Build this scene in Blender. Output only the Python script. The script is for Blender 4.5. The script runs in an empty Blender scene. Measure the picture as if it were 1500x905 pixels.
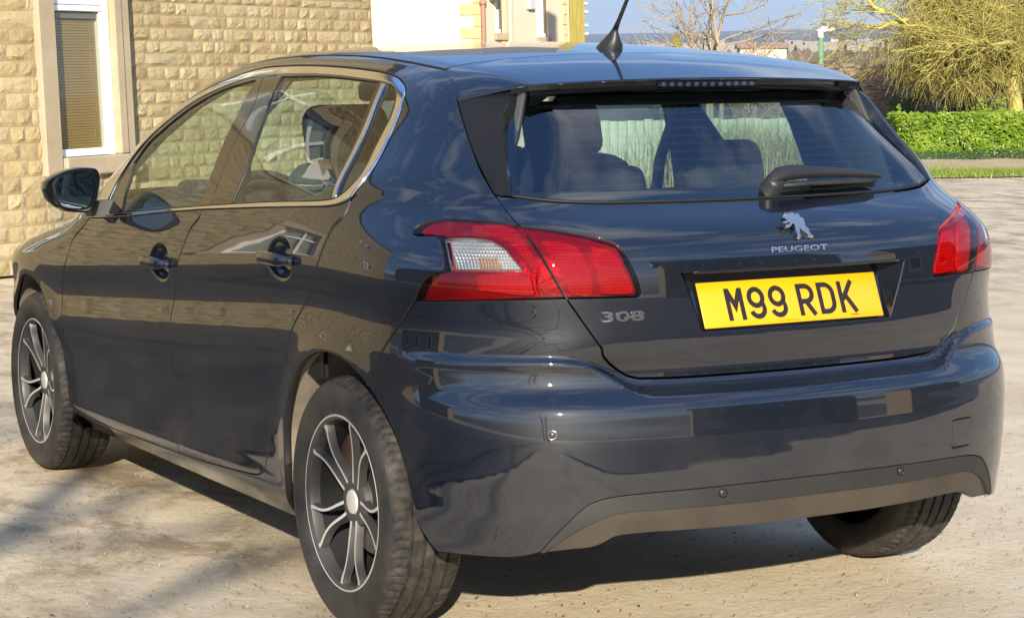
import bpy, bmesh, math, random
import numpy as np
from mathutils import Vector, Matrix, noise
from mathutils.geometry import delaunay_2d_cdt
random.seed(7); np.random.seed(7)
S = bpy.context.scene
COL = S.collection
# ---------------- camera, sky, sun, exposure ----------------
CAM = np.array([-3.0420, -4.8518, 1.3547])
FW = np.array([0.477787, 0.872184, -0.104955]); RT = np.array([0.876467, -0.481355, -0.010154]); UP = np.array([0.059377, 0.087138, 0.994425])
FPX = 3168.33
cd = bpy.data.cameras.new('camera'); cam = bpy.data.objects.new('camera', cd); COL.objects.link(cam)
cam.matrix_world = Matrix(((RT[0], UP[0], -FW[0], CAM[0]), (RT[1], UP[1], -FW[1], CAM[1]), (RT[2], UP[2], -FW[2], CAM[2]), (0, 0, 0, 1)))
cd.sensor_fit = 'HORIZONTAL'; cd.sensor_width = 36; cd.lens = FPX/1500*36; cd.clip_start = .05; cd.clip_end = 30000
S.camera = cam
SUN_AZ, SUN_EL = math.radians(28), math.radians(20)       # the light travels towards this heading, from +Y to +X
sd = bpy.data.lights.new('sun', 'SUN'); sun = bpy.data.objects.new('sun', sd); COL.objects.link(sun)
sd.energy = 5.0; sd.angle = math.radians(.53); sd.color = (1, .90, .74)
ldir = Vector((math.sin(SUN_AZ)*math.cos(SUN_EL), math.cos(SUN_AZ)*math.cos(SUN_EL), -math.sin(SUN_EL)))
sun.rotation_euler = ldir.to_track_quat('-Z', 'Y').to_euler(); sun.location = (-12, -18, 12)
w = bpy.data.worlds.new('World'); S.world = w; w.use_nodes = True
wt = w.node_tree; wt.nodes.clear()
def wn(t, **k):
    n = wt.nodes.new(t)
    for a, b in k.items(): setattr(n, a, b)
    return n
sky = wn('ShaderNodeTexSky', sky_type='NISHITA'); sky.sun_disc = False
sky.sun_elevation = SUN_EL; sky.sun_rotation = math.radians(180)+SUN_AZ; sky.altitude = 200; sky.air_density = 1.1; sky.dust_density = .6; sky.ozone_density = 2.5
tc = wn('ShaderNodeTexCoord'); mp = wn('ShaderNodeMapping'); mp.inputs['Scale'].default_value = (1.6, 1.6, 5.2); mp.inputs['Location'].default_value = (.9, .35, .1)
nz = wn('ShaderNodeTexNoise'); nz.inputs['Scale'].default_value = 1.7; nz.inputs['Detail'].default_value = 7; nz.inputs['Roughness'].default_value = .58
cr = wn('ShaderNodeValToRGB'); cr.color_ramp.elements[0].position = .50; cr.color_ramp.elements[1].position = .72
mx = wn('ShaderNodeMixRGB'); mx.inputs['Color2'].default_value = (9.5, 9.8, 10.4, 1)
ml = wn('ShaderNodeMath', operation='MULTIPLY'); ml.inputs[1].default_value = .75
bg = wn('ShaderNodeBackground'); bg.inputs['Strength'].default_value = .075
wo = wn('ShaderNodeOutputWorld')
L = wt.links.new
L(tc.outputs['Generated'], mp.inputs['Vector']); L(mp.outputs[0], nz.inputs['Vector']); L(nz.outputs['Fac'], cr.inputs[0]); L(cr.outputs[0], ml.inputs[0])
sz = wn('ShaderNodeSeparateXYZ'); gr = wn('ShaderNodeValToRGB'); gm = wn('ShaderNodeMixRGB'); gm.inputs['Fac'].default_value = .72
for p_, c_ in ((0., (2.7, 4.3, 7.0)), (.10, (1.7, 3.6, 7.2)), (.35, (1.35, 3.0, 6.8)), (1., (.9, 2.2, 5.6))):
    e_ = gr.color_ramp.elements.new(p_) if p_ not in (0., 1.) else gr.color_ramp.elements[0 if p_ == 0. else -1]
    e_.color = (*[v_/10 for v_ in c_], 1)
gs = wn('ShaderNodeMixRGB', blend_type='MULTIPLY'); gs.inputs['Fac'].default_value = 1; gs.inputs['Color2'].default_value = (10, 10, 10, 1)
L(tc.outputs['Generated'], sz.inputs[0]); L(sz.outputs['Z'], gr.inputs[0]); L(gr.outputs[0], gs.inputs['Color1']); L(sky.outputs[0], gm.inputs['Color1']); L(gs.outputs[0], gm.inputs['Color2'])
L(ml.outputs[0], mx.inputs['Fac']); L(gm.outputs[0], mx.inputs['Color1']); L(mx.outputs[0], bg.inputs['Color']); L(bg.outputs[0], wo.inputs['Surface'])
S.view_settings.view_transform = 'Standard'; S.view_settings.look = 'None'; S.view_settings.exposure = 1.02; S.view_settings.gamma = 1; S.view_settings.use_curve_mapping = False
# ---------------- helpers ----------------
def at(u, v, D):
    """a point D metres deep along the level view direction, seen at picture position (u, v) of the 1500 x 905 photograph"""
    d = FW + (u-750)/FPX*RT - (v-452.5)/FPX*UP
    h = FW[:2]/np.linalg.norm(FW[:2])
    return CAM + d*(D/(d[:2]@h))
def tag(o, label=None, cat=None, group=None, kind=None):
    if label: o['label'] = label
    if cat: o['category'] = cat
    if group: o['group'] = group
    if kind: o['kind'] = kind
    return o
def empty(name, loc=(0, 0, 0), rz=0, **k):
    o = bpy.data.objects.new(name, None); COL.objects.link(o); o.location = loc; o.rotation_euler = (0, 0, rz); o.empty_display_size = .2
    return tag(o, **k)
def link(name, me, parent=None, **k):
    o = bpy.data.objects.new(name, me); COL.objects.link(o)
    if parent is not None: o.parent = parent
    return tag(o, **k)
def mesh(name, V, Fc, mats, parent=None, smooth=False, mi=None, normals=None, **k):
    me = bpy.data.meshes.new(name); me.from_pydata([tuple(map(float, v)) for v in V], [], [tuple(map(int, f)) for f in Fc])
    if not isinstance(mats, (list, tuple)): mats = [mats]
    for m in mats: me.materials.append(m)
    if mi is not None: me.polygons.foreach_set('material_index', list(map(int, mi)))
    if smooth: me.polygons.foreach_set('use_smooth', [True]*len(me.polygons))
    me.update()
    if normals is not None: me.normals_split_custom_set_from_vertices([tuple(map(float, n)) for n in normals])
    return link(name, me, parent, **k)
class MB:
    def __init__(s): s.v = []; s.f = []; s.m = []
    def add(s, V, Fc, m=0):
        b = len(s.v); s.v.extend([tuple(map(float, p)) for p in V]); s.f.extend([tuple(int(i)+b for i in f) for f in Fc]); s.m.extend([m]*len(Fc))
    def box(s, c, size, M=None, m=0):
        hx, hy, hz = [x/2 for x in size]
        V = [Vector((x, y, z)) for x in (-hx, hx) for y in (-hy, hy) for z in (-hz, hz)]
        V = [(M @ p if M else p)+Vector(c) for p in V]
        s.add(V, [(0, 1, 3, 2), (4, 6, 7, 5), (0, 4, 5, 1), (2, 3, 7, 6), (0, 2, 6, 4), (1, 5, 7, 3)], m)
    def frame(s, O, ex, ey, ez, a, b, c, m=0):
        """box spanning a=(a0,a1) b c along three axes from O"""
        O = np.array(O, float); V = [O+np.array(ex)*x+np.array(ey)*y+np.array(ez)*z for x in a for y in b for z in c]
        s.add(V, [(0, 1, 3, 2), (4, 6, 7, 5), (0, 4, 5, 1), (2, 3, 7, 6), (0, 2, 6, 4), (1, 5, 7, 3)], m)
    def tube(s, pts, rad, n=6, m=0, cap=True):
        pts = [Vector(p) for p in pts]; b = len(s.v)
        if not hasattr(rad, '__len__'): rad = [rad]*len(pts)
        t = (pts[1]-pts[0]).normalized(); a = t.orthogonal().normalized()
        for i, p in enumerate(pts):
            t = (pts[min(i+1, len(pts)-1)]-pts[max(i-1, 0)]).normalized()
            a = (a-t*a.dot(t)).normalized(); c = t.cross(a)
            for k in range(n):
                g = 2*math.pi*k/n; s.v.append(tuple(p+(a*math.cos(g)+c*math.sin(g))*rad[i]))
        for i in range(len(pts)-1):
            for k in range(n):
                s.f.append((b+i*n+k, b+i*n+(k+1) % n, b+(i+1)*n+(k+1) % n, b+(i+1)*n+k)); s.m.append(m)
        if cap:
            s.f.append(tuple(b+k for k in range(n))[::-1]); s.m.append(m)
            e = b+(len(pts)-1)*n; s.f.append(tuple(e+k for k in range(n))); s.m.append(m)
    def lathe(s, prof, axis='x', n=48, m=0, closed=False, mf=None):
        b = len(s.v); k = len(prof)
        for i in range(n):
            g = 2*math.pi*i/n
            for r, x in prof: s.v.append((x, r*math.cos(g), r*math.sin(g)))
        for i in range(n):
            j = (i+1) % n
            for q in range(k-1+(1 if closed else 0)):
                q2 = (q+1) % k
                s.f.append((b+i*k+q, b+i*k+q2, b+j*k+q2, b+j*k+q)); s.m.append(mf[q] if mf else m)
    def build(s, name, mats, parent=None, smooth=False, **k):
        return mesh(name, s.v, s.f, mats, parent, smooth, s.m, **k)
def fixn(o):
    bm = bmesh.new(); bm.from_mesh(o.data); bmesh.ops.recalc_face_normals(bm, faces=bm.faces); bm.to_mesh(o.data); bm.free(); return o
def smooth_by_angle(o, ang=35):
    o.data.polygons.foreach_set('use_smooth', [True]*len(o.data.polygons)); o.data.set_sharp_from_angle(angle=math.radians(ang)); return o
def rbox(name, size, bev, mat, parent=None, loc=(0, 0, 0), rot=(0, 0, 0), seg=3, taper=None, **k):
    bm = bmesh.new(); bmesh.ops.create_cube(bm, size=1)
    for v in bm.verts:
        v.co = Vector((v.co.x*size[0], v.co.y*size[1], v.co.z*size[2]))
        if taper and v.co.z > 0: v.co.x *= taper[0]; v.co.y *= taper[1]
    bmesh.ops.bevel(bm, geom=list(bm.edges), offset=bev, segments=seg, profile=.5, affect='EDGES')
    me = bpy.data.meshes.new(name); bm.to_mesh(me); bm.free(); me.materials.append(mat)
    me.polygons.foreach_set('use_smooth', [True]*len(me.polygons))
    o = link(name, me, parent, **k); o.location = loc; o.rotation_euler = rot
    return o
# ---------------- materials ----------------
class N:
    """small shader-graph helper"""
    def __init__(s, name):
        s.m = bpy.data.materials.new(name); s.m.use_nodes = True; s.t = s.m.node_tree; s.t.nodes.clear(); s.out = s.n('ShaderNodeOutputMaterial')
    def n(s, t, **k):
        x = s.t.nodes.new(t)
        for a, b in k.items():
            if a in x.inputs: x.inputs[a].default_value = b
            else: setattr(x, a, b)
        return x
    def l(s, a, b): s.t.links.new(a, b)
    def coord(s, kind='Object', scale=(1, 1, 1)):
        if kind == 'World': o = s.n('ShaderNodeNewGeometry').outputs['Position']
        else: o = s.n('ShaderNodeTexCoord').outputs[kind]
        m = s.n('ShaderNodeMapping'); m.inputs['Scale'].default_value = scale; s.l(o, m.inputs['Vector']); return m.outputs[0]
    def noise(s, co, sc, det=4, ro=.55, dist=0):
        x = s.n('ShaderNodeTexNoise'); x.inputs['Scale'].default_value = sc; x.inputs['Detail'].default_value = det; x.inputs['Roughness'].default_value = ro; x.inputs['Distortion'].default_value = dist
        s.l(co, x.inputs['Vector']); return x.outputs['Fac']
    def ramp(s, f, stops):
        x = s.n('ShaderNodeValToRGB'); e = x.color_ramp.elements
        while len(e) < len(stops): e.new(.5)
        for i, (p, c) in enumerate(stops):
            e[i].position = p; e[i].color = (*c, 1) if len(c) == 3 else c
        s.l(f, x.inputs[0]); return x.outputs[0]
    def mix(s, f, a, b, mode='MIX'):
        x = s.n('ShaderNodeMixRGB', blend_type=mode)
        for i, q in ((0, f), (1, a), (2, b)):
            if isinstance(q, (int, float)): x.inputs[i].default_value = q
            elif isinstance(q, tuple): x.inputs[i].default_value = (*q, 1) if len(q) == 3 else q
            else: s.l(q, x.inputs[i])
        return x.outputs[0]
    def math(s, op, a, b=0.):
        x = s.n('ShaderNodeMath', operation=op)
        for i, q in ((0, a), (1, b)):
            if isinstance(q, (int, float)): x.inputs[i].default_value = q
            else: s.l(q, x.inputs[i])
        return x.outputs[0]
    def bump(s, h, st=.3, d=.01):
        x = s.n('ShaderNodeBump'); x.inputs['Strength'].default_value = st; x.inputs['Distance'].default_value = d; s.l(h, x.inputs['Height']); return x.outputs[0]
    def pbr(s, color=(.5, .5, .5), rough=.5, metal=0., normal=None, **k):
        p = s.n('ShaderNodeBsdfPrincipled')
        def put(nm, q):
            i = p.inputs[nm]
            if isinstance(q, tuple): i.default_value = (*q, 1) if len(q) == 3 else q
            elif isinstance(q, (int, float)): i.default_value = q
            else: s.l(q, i)
        put('Base Color', color); put('Roughness', rough); put('Metallic', metal)
        if normal is not None: s.l(normal, p.inputs['Normal'])
        for a, b in k.items(): put(a.replace('_', ' '), b)
        return p.outputs[0]
    def fin(s, sh): s.l(sh, s.out.inputs['Surface']); return s.m
def simple(name, color, rough=.5, metal=0., var=.0, sc=20, bump=0, **k):
    g = N(name); c = color; nm = None
    if var or bump:
        f = g.noise(g.coord(), sc, 5)
        if var: c = g.mix(f, tuple(x*(1-var) for x in color), tuple(min(1, x*(1+var)) for x in color))
        if bump: nm = g.bump(f, bump, .004)
    return g.fin(g.pbr(c, rough, metal, nm, **k))
def glassy(name, tint, ior=1.5, rough=0., extra=0.):
    """thin pane: coloured see-through plus a mirror reflection by Fresnel"""
    g = N(name); t = g.n('ShaderNodeBsdfTransparent'); t.inputs[0].default_value = (*tint, 1)
    gl = g.n('ShaderNodeBsdfGlossy'); gl.inputs['Roughness'].default_value = rough; gl.inputs['Color'].default_value = (1, 1, 1, 1)
    fr = g.n('ShaderNodeFresnel'); bf = g.n('ShaderNodeNewGeometry').outputs['Backfacing']     # a thin pane reflects alike from both sides
    g.l(g.math('ADD', ior, g.math('MULTIPLY', bf, 1/ior-ior)), fr.inputs[0])
    f = fr.outputs[0]
    if extra: f = g.math('ADD', f, extra)
    m = g.n('ShaderNodeMixShader'); g.l(f, m.inputs[0]); g.l(t.outputs[0], m.inputs[1]); g.l(gl.outputs[0], m.inputs[2])
    return g.fin(m.outputs[0])
M = {}
def paint():
    g = N('car_paint'); co = g.coord()
    fl = g.noise(co, 900, 2, .6); dirt = g.noise(co, 3.5, 6, .65); dirt2 = g.noise(co, 40, 4, .6)
    c = g.mix(fl, (.0024, .0041, .0082), (.0046, .0070, .0134))
    geo = g.n('ShaderNodeNewGeometry'); sx = g.n('ShaderNodeSeparateXYZ'); g.l(geo.outputs['Position'], sx.inputs[0])
    low = g.ramp(sx.outputs['Z'], [(.18, (1, 1, 1)), (.75, (.0, .0, .0))])
    df = g.math('MULTIPLY', g.math('MULTIPLY', g.ramp(dirt, [(.42, (0, 0, 0)), (.75, (1, 1, 1))]), g.math('ADD', g.math('MULTIPLY', low, .5), .03)), g.math('ADD', dirt2, .35))
    c = g.mix(df, c, (.075, .062, .048))
    rr = g.math('ADD', g.math('MULTIPLY', df, .18), .02)
    return g.fin(g.pbr(c, .42, 0., None, Coat_Weight=g.math('SUBTRACT', 1., g.math('MULTIPLY', df, .7)), Coat_Roughness=rr, Coat_IOR=1.85, Specular_IOR_Level=.12))
M['paint'] = paint()
M['gloss_black'] = simple('gloss_black', (.006, .006, .007), .08, Coat_Weight=.6)
M['black'] = simple('black_plastic', (.018, .018, .019), .45, var=.25, sc=60)
M['fin'] = simple('satin_black', (.009, .0085, .009), .42, Specular_IOR_Level=.3)
M['dark'] = simple('dark_void', (.004, .004, .004), .9)
M['seal'] = simple('rubber_seal', (.006, .006, .006), .6)
M['chrome'] = simple('chrome', (.80, .81, .83), .07, 1.)
M['badge'] = simple('badge_chrome', (.58, .57, .55), .12, 1.)
M['satin_chrome'] = simple('satin_chrome', (.72, .72, .72), .16, 1.)
M['glass'] = glassy('side_glass', (.72, .86, .79), 1.5)
M['rear_glass'] = glassy('rear_glass', (.52, .63, .61), 2.0)
M['screen_glass'] = glassy('windscreen_glass', (.80, .90, .86), 1.5)
M['lens_red'] = glassy('red_lens', (.62, .005, .010), 1.5)
M['lens_clear'] = glassy('clear_lens', (.95, .95, .95), 1.5)
M['mirror'] = simple('mirror_glass', (.22, .26, .27), .01, 1.)
def mudplastic():
    g = N('dusty_plastic'); co = g.coord(); f = g.noise(co, 7, 6, .65); h = g.noise(co, 220, 3)
    geo = g.n('ShaderNodeNewGeometry'); sx = g.n('ShaderNodeSeparateXYZ'); g.l(geo.outputs['Normal'], sx.inputs[0])
    c = g.mix(g.ramp(f, [(.30, (0, 0, 0)), (.75, (.6, .6, .6))]), (.012, .012, .012), (.024, .022, .020))
    return g.fin(g.pbr(c, .55, 0., g.bump(h, .25, .001)))
M['trim'] = mudplastic()
def dusty(name, a, b, sc=9, rough=.8, p=(.3, .7), bump=.3):
    g = N(name); co = g.coord(); f = g.noise(co, sc, 6, .65); h = g.noise(co, sc*12, 3)
    return g.fin(g.pbr(g.mix(g.ramp(f, [(p[0], (0, 0, 0)), (p[1], (1, 1, 1))]), a, b), rough, 0., g.bump(h, bump, .002)))
M['liner'] = dusty('dusty_arch_liner', (.12, .105, .085), (.33, .28, .21), 6)
M['lower'] = dusty('muddy_lower_trim', (.024, .020, .016), (.055, .044, .032), 3, .5)
M['rubber'] = dusty('tyre_rubber', (.014, .0135, .013), (.05, .047, .042), 14, .62, (.35, .85), .25)
M['tread'] = dusty('dirty_tread', (.014, .013, .012), (.080, .064, .047), 34, .72, (.42, .84), .6)
def tyreside():
    g = N('tyre_sidewall'); co = g.coord(); f = g.noise(co, 12, 5)
    sp = g.n('ShaderNodeSeparateXYZ'); g.l(g.coord(), sp.inputs[0])
    c = g.mix(g.ramp(f, [(.35, (0, 0, 0)), (.85, (1, 1, 1))]), (.016, .0155, .015), (.048, .044, .038))
    rr = g.math('SQRT', g.math('ADD', g.math('POWER', sp.outputs['Y'], 2.), g.math('POWER', sp.outputs['Z'], 2.)))
    rings = g.math('SINE', g.math('MULTIPLY', rr, 900.))
    return g.fin(g.pbr(c, .55, 0., g.bump(g.math('ADD', g.math('MULTIPLY', rings, .25), g.noise(co, 160, 2)), .25, .0015)))
M['sidewall'] = tyreside()
M['rim_bright'] = simple('machined_alloy', (.66, .64, .61), .38, .5, var=.15, sc=30)
M['rim_dark'] = simple('grey_alloy_paint', (.058, .056, .054), .4, .3, var=.25, sc=25)
M['disc'] = simple('brake_disc', (.30, .26, .23), .4, .9, var=.4, sc=40)
M['caliper'] = simple('rusty_caliper', (.09, .045, .03), .8, 0., var=.5, sc=30)
M['steel'] = simple('wheel_bolt_steel', (.45, .45, .45), .3, 1.)
M['plate'] = simple('plate_yellow', (.66, .315, .004), .32, var=.04, sc=8, Coat_Weight=.4)
M['plate_black'] = simple('plate_letter_black', (.012, .010, .008), .4)
M['reflector'] = None
def refl(name, col, sc, rough=.25, metal=.6, st=.8):
    g = N(name); co = g.coord('Object', (1, 1, 1)); v = g.n('ShaderNodeTexVoronoi'); v.inputs['Scale'].default_value = sc; g.l(co, v.inputs['Vector'])
    return g.fin(g.pbr(col, rough, metal, g.bump(v.outputs['Distance'], st, .004)))
M['lamp_deep'] = refl('lamp_bowl_dark', (.38, .05, .05), 60, .35, .2, .3)
def flute(name, col, rough, metal):
    g = N(name); co = g.coord('Object', (1, 1, 1)); a = g.n('ShaderNodeTexWave', bands_direction='X'); a.inputs['Scale'].default_value = 60; g.l(co, a.inputs['Vector']); b = g.n('ShaderNodeTexWave', bands_direction='Z'); b.inputs['Scale'].default_value = 42; g.l(co, b.inputs['Vector'])
    h = g.math('ADD', a.outputs['Fac'], b.outputs['Fac']); c = g.mix(g.math('MULTIPLY', h, .5), tuple(x*.55 for x in col), col)
    return g.fin(g.pbr(c, rough, metal, g.bump(h, .6, .003)))
M['lamp_clear'] = flute('lamp_reflector_clear', (.55, .55, .54), .3, .35)
M['lamp_red'] = flute('lamp_reflector_red', (.95, .09, .06), .35, .1)
M['lamp_amber'] = flute('lamp_amber', (.55, .33, .18), .3, .3)
M['cloth'] = simple('seat_cloth', (.022, .025, .032), .85, var=.3, sc=90, bump=.3)
M['interior'] = simple('interior_plastic', (.028, .029, .031), .6, var=.2, sc=40)
M['light_trim'] = simple('light_pillar_trim', (.50, .51, .49), .6, var=.06)
M['headliner'] = simple('headliner_cloth', (.40, .40, .38), .9, var=.1)
M['shelf'] = simple('parcel_shelf', (.03, .035, .045), .8, var=.2)
M['belt'] = simple('seat_belt_web', (.22, .23, .22), .7, var=.1)
M['far_wall'] = simple('far_town_walls', (.24, .22, .20), .9, var=.4, sc=.02)
def frost(): return glassy('brake_lens', (.30, .30, .30), 1.5)
M['brake_lens'] = frost()
M['sticker'] = simple('rear_frit', (.004, .004, .005), .06, Coat_Weight=.5)
M['headlamp'] = simple('headlamp_glass', (.35, .36, .38), .08, .5)
# ---- place ----
def stone():
    g = N('pitch_faced_stone'); co = g.coord('World'); oi = g.n('ShaderNodeObjectInfo')
    f = g.noise(co, 9, 6, .6); f2 = g.noise(co, 60, 5, .7); big = g.noise(co, 1.3, 3)
    c = g.ramp(f, [(.25, (.235, .175, .08)), (.5, (.335, .262, .132)), (.78, (.41, .335, .19))])
    c = g.mix(.55, c, g.ramp(oi.outputs['Random'], [(0, (.205, .15, .07)), (.3, (.355, .28, .15)), (.55, (.275, .212, .10)), (.8, (.41, .34, .20)), (1, (.31, .27, .17))]))
    c = g.mix(g.math('MULTIPLY', g.ramp(f2, [(.55, (0, 0, 0)), (.8, (1, 1, 1))]), .45), c, (.20, .15, .085))
    c = g.mix(g.math('MULTIPLY', g.ramp(big, [(.5, (0, 0, 0)), (.7, (1, 1, 1))]), .25), c, (.32, .30, .20))
    h = g.math('ADD', g.math('MULTIPLY', f, 1.2), g.math('MULTIPLY', f2, .5))
    return g.fin(g.pbr(c, .9, 0., g.bump(h, .7, .02)))
M['stone'] = stone()
M['mortar'] = dusty('lime_mortar', (.20, .155, .080), (.29, .23, .13), 12, .95)
M['sawn'] = dusty('sawn_stone', (.31, .25, .16), (.41, .34, .23), 4, .85, (.25, .8), .2)
M['upvc'] = simple('white_window_frame', (.80, .80, .80), .3, var=.03)
M['pane'] = glassy('house_window_glass', (.80, .82, .78), 1.5)
def blind():
    g = N('bamboo_blind'); co = g.coord('World'); w_ = g.n('ShaderNodeTexWave', bands_direction='Z'); w_.inputs['Scale'].default_value = 24; w_.inputs['Distortion'].default_value = 1.2; g.l(co, w_.inputs['Vector'])
    f = g.noise(g.coord('World', (2, 2, 60)), 3, 4)
    c = g.mix(f, (.52, .31, .085), (.78, .54, .21))
    c = g.mix(g.math('MULTIPLY', w_.outputs['Fac'], .35), c, (.22, .13, .04))
    return g.fin(g.pbr(c, .7))
M['blind'] = blind()
M['curtain'] = simple('net_curtain', (.55, .56, .53), .9, var=.08)
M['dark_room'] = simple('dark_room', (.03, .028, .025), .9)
M['render'] = dusty('cream_render', (.62, .55, .36), (.70, .63, .44), 2, .9, (.2, .8), .15)
M['quoin'] = dusty('buff_quoin', (.55, .37, .16), (.64, .46, .23), 5, .9, (.2, .8), .15)
M['pinkrender'] = dusty('pale_render', (.50, .42, .31), (.58, .49, .38), 2, .9, (.2, .8), .15)
M['drain'] = simple('brown_drainpipe', (.33, .19, .13), .5, var=.1)
M['pole'] = simple('buff_pipe', (.58, .47, .34), .5, var=.1)
M['meter'] = simple('grey_box', (.42, .42, .41), .5, var=.1)
M['slate'] = dusty('slate_roof', (.10, .10, .105), (.17, .165, .16), 3, .7)
def wood(name, a, b):
    g = N(name); co = g.coord('World', (26, 26, 1.6)); f = g.noise(co, 1.5, 6, .65, .6)
    return g.fin(g.pbr(g.ramp(f, [(.25, a), (.7, b)]), .85, 0., g.bump(f, .5, .01)))
M['post'] = wood('mossy_post_wood', (.16, .12, .028), (.30, .25, .055))
M['bark'] = wood('bare_bark', (.20, .155, .10), (.42, .34, .24))
M['darkbark'] = wood('dark_bark', (.06, .05, .035), (.16, .135, .085))
def leafy(name, a, b, c_, tr=.4, rough=.4):
    g = N(name); oi = g.coord('World'); f = g.noise(oi, 5, 3); f2 = g.noise(oi, 45, 2)
    c = g.ramp(g.math('ADD', g.math('MULTIPLY', f, .5), g.math('MULTIPLY', f2, .5)), [(.32, a), (.5, b), (.68, c_)])
    p = g.pbr(c, rough); t = g.n('ShaderNodeBsdfTranslucent'); g.l(c, t.inputs[0]); m = g.n('ShaderNodeMixShader'); m.inputs[0].default_value = tr; g.l(p, m.inputs[1]); g.l(t.outputs[0], m.inputs[2])
    return g.fin(m.outputs[0])
M['laurel'] = leafy('laurel_leaf', (.06, .12, .010), (.19, .31, .022), (.44, .54, .09))
M['ivy'] = leafy('ivy_leaf', (.022, .05, .014), (.045, .085, .022), (.09, .13, .05), .2)
M['willow'] = leafy('willow_twig', (.30, .255, .055), (.43, .375, .095), (.56, .51, .19), .15, .6)
M['conifer'] = leafy('conifer_frond', (.20, .17, .02), (.36, .30, .03), (.46, .40, .05), .25)
M['shrub'] = leafy('shrub_leaf', (.03, .07, .02), (.06, .12, .03), (.11, .17, .05), .25)
M['grass'] = leafy('verge_grass', (.10, .17, .02), (.20, .27, .035), (.34, .36, .08), .3)
M['dry'] = leafy('dry_grass', (.24, .22, .09), (.38, .34, .15), (.50, .46, .24), .3, .7)
M['green_metal'] = simple('green_lamp_paint', (.13, .25, .12), .5, var=.1)
M['white_metal'] = simple('white_lamp_shell', (.82, .82, .80), .3)
M['fence'] = wood('pale_fence_wood', (.36, .37, .28), (.56, .57, .46))
M['darkstone'] = dusty('dark_walling_stone', (.15, .11, .08), (.30, .225, .165), 10, .9, (.3, .7), .6)
def yard():
    g = N('yard_surface'); co = g.coord('World')
    big = g.noise(co, .35, 4, .6, .4); mid = g.noise(co, 1.7, 7, .70, .25); fine = g.noise(co, 38, 5, .7); grit = g.noise(co, 210, 4, .75)
    sp = g.n('ShaderNodeSeparateXYZ'); g.l(co, sp.inputs[0])
    c = g.ramp(mid, [(.28, (.46, .37, .235)), (.48, (.61, .505, .345)), (.72, (.69, .60, .44))])
    # brown wet mud patches gather beyond the front wheel, grey tarmac shows on the far right
    mud = g.math('MULTIPLY', g.ramp(g.noise(g.coord('World', (1., .55, 1)), 2.6, 7, .74, .5), [(.47, (0, 0, 0)), (.60, (1, 1, 1))]), g.ramp(g.math('ADD', g.math('MULTIPLY', sp.outputs['Y'], .25), g.math('MULTIPLY', sp.outputs['X'], -.18)), [(.05, (0, 0, 0)), (.45, (.9, .9, .9))]))
    c = g.mix(g.math('MULTIPLY', mud, .8), c, (.19, .125, .068))
    tar = g.math('MULTIPLY', g.ramp(g.math('ADD', sp.outputs['Y'], g.math('MULTIPLY', g.noise(co, .8, 4), 5.)), [(0, (0, 0, 0)), (1, (1, 1, 1))]), 0.)
    c = g.mix(g.math('MULTIPLY', g.ramp(big, [(.45, (0, 0, 0)), (.62, (1, 1, 1))]), .35), c, (.45, .365, .24))
    c = g.mix(g.math('MULTIPLY', g.ramp(fine, [(.60, (0, 0, 0)), (.72, (1, 1, 1))]), .45), c, (.13, .10, .07))
    c = g.mix(g.math('MULTIPLY', g.ramp(grit, [(.62, (0, 0, 0)), (.75, (1, 1, 1))]), .5), c, (.60, .55, .46))
    h = g.math('ADD', g.math('MULTIPLY', mid, 2.2), g.math('ADD', g.math('MULTIPLY', fine, .5), g.math('MULTIPLY', grit, .30)))
    return g.fin(g.pbr(c, g.math('SUBTRACT', .9, g.math('MULTIPLY', mud, .35)), 0., g.bump(h, .5, .022)))
M['yard'] = yard()
M['road'] = dusty('worn_road', (.27, .245, .21), (.40, .365, .31), 2.2, .85, (.3, .7), .5)
M['added_dark_ground'] = dusty('reflection_dimmer', (.030, .029, .028), (.070, .066, .060), 2.5, .8, (.3, .7), .6)  # near-black colour of the added ground that dims the car's reflections
M['verge'] = dusty('dirt_verge', (.34, .26, .14), (.50, .40, .24), 3, .95)
M['leaf_litter'] = simple('leaf_litter', (.10, .075, .045), .8, var=.6, sc=3)
def hill():
    g = N('far_fields'); co = g.coord('World'); f = g.noise(g.coord('World', (.004, .004, 0)), 1.4, 6, .6); f2 = g.noise(g.coord('World', (.02, .02, 0)), 1, 5, .65)
    c = g.ramp(g.math('ADD', g.math('MULTIPLY', f, .6), g.math('MULTIPLY', f2, .4)), [(.32, (.022, .024, .026)), (.46, (.05, .05, .045)), (.56, (.10, .095, .075)), (.66, (.065, .075, .05)), (.8, (.15, .14, .12))])
    return g.fin(g.pbr(c, .95))
M['hill'] = hill()
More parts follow.
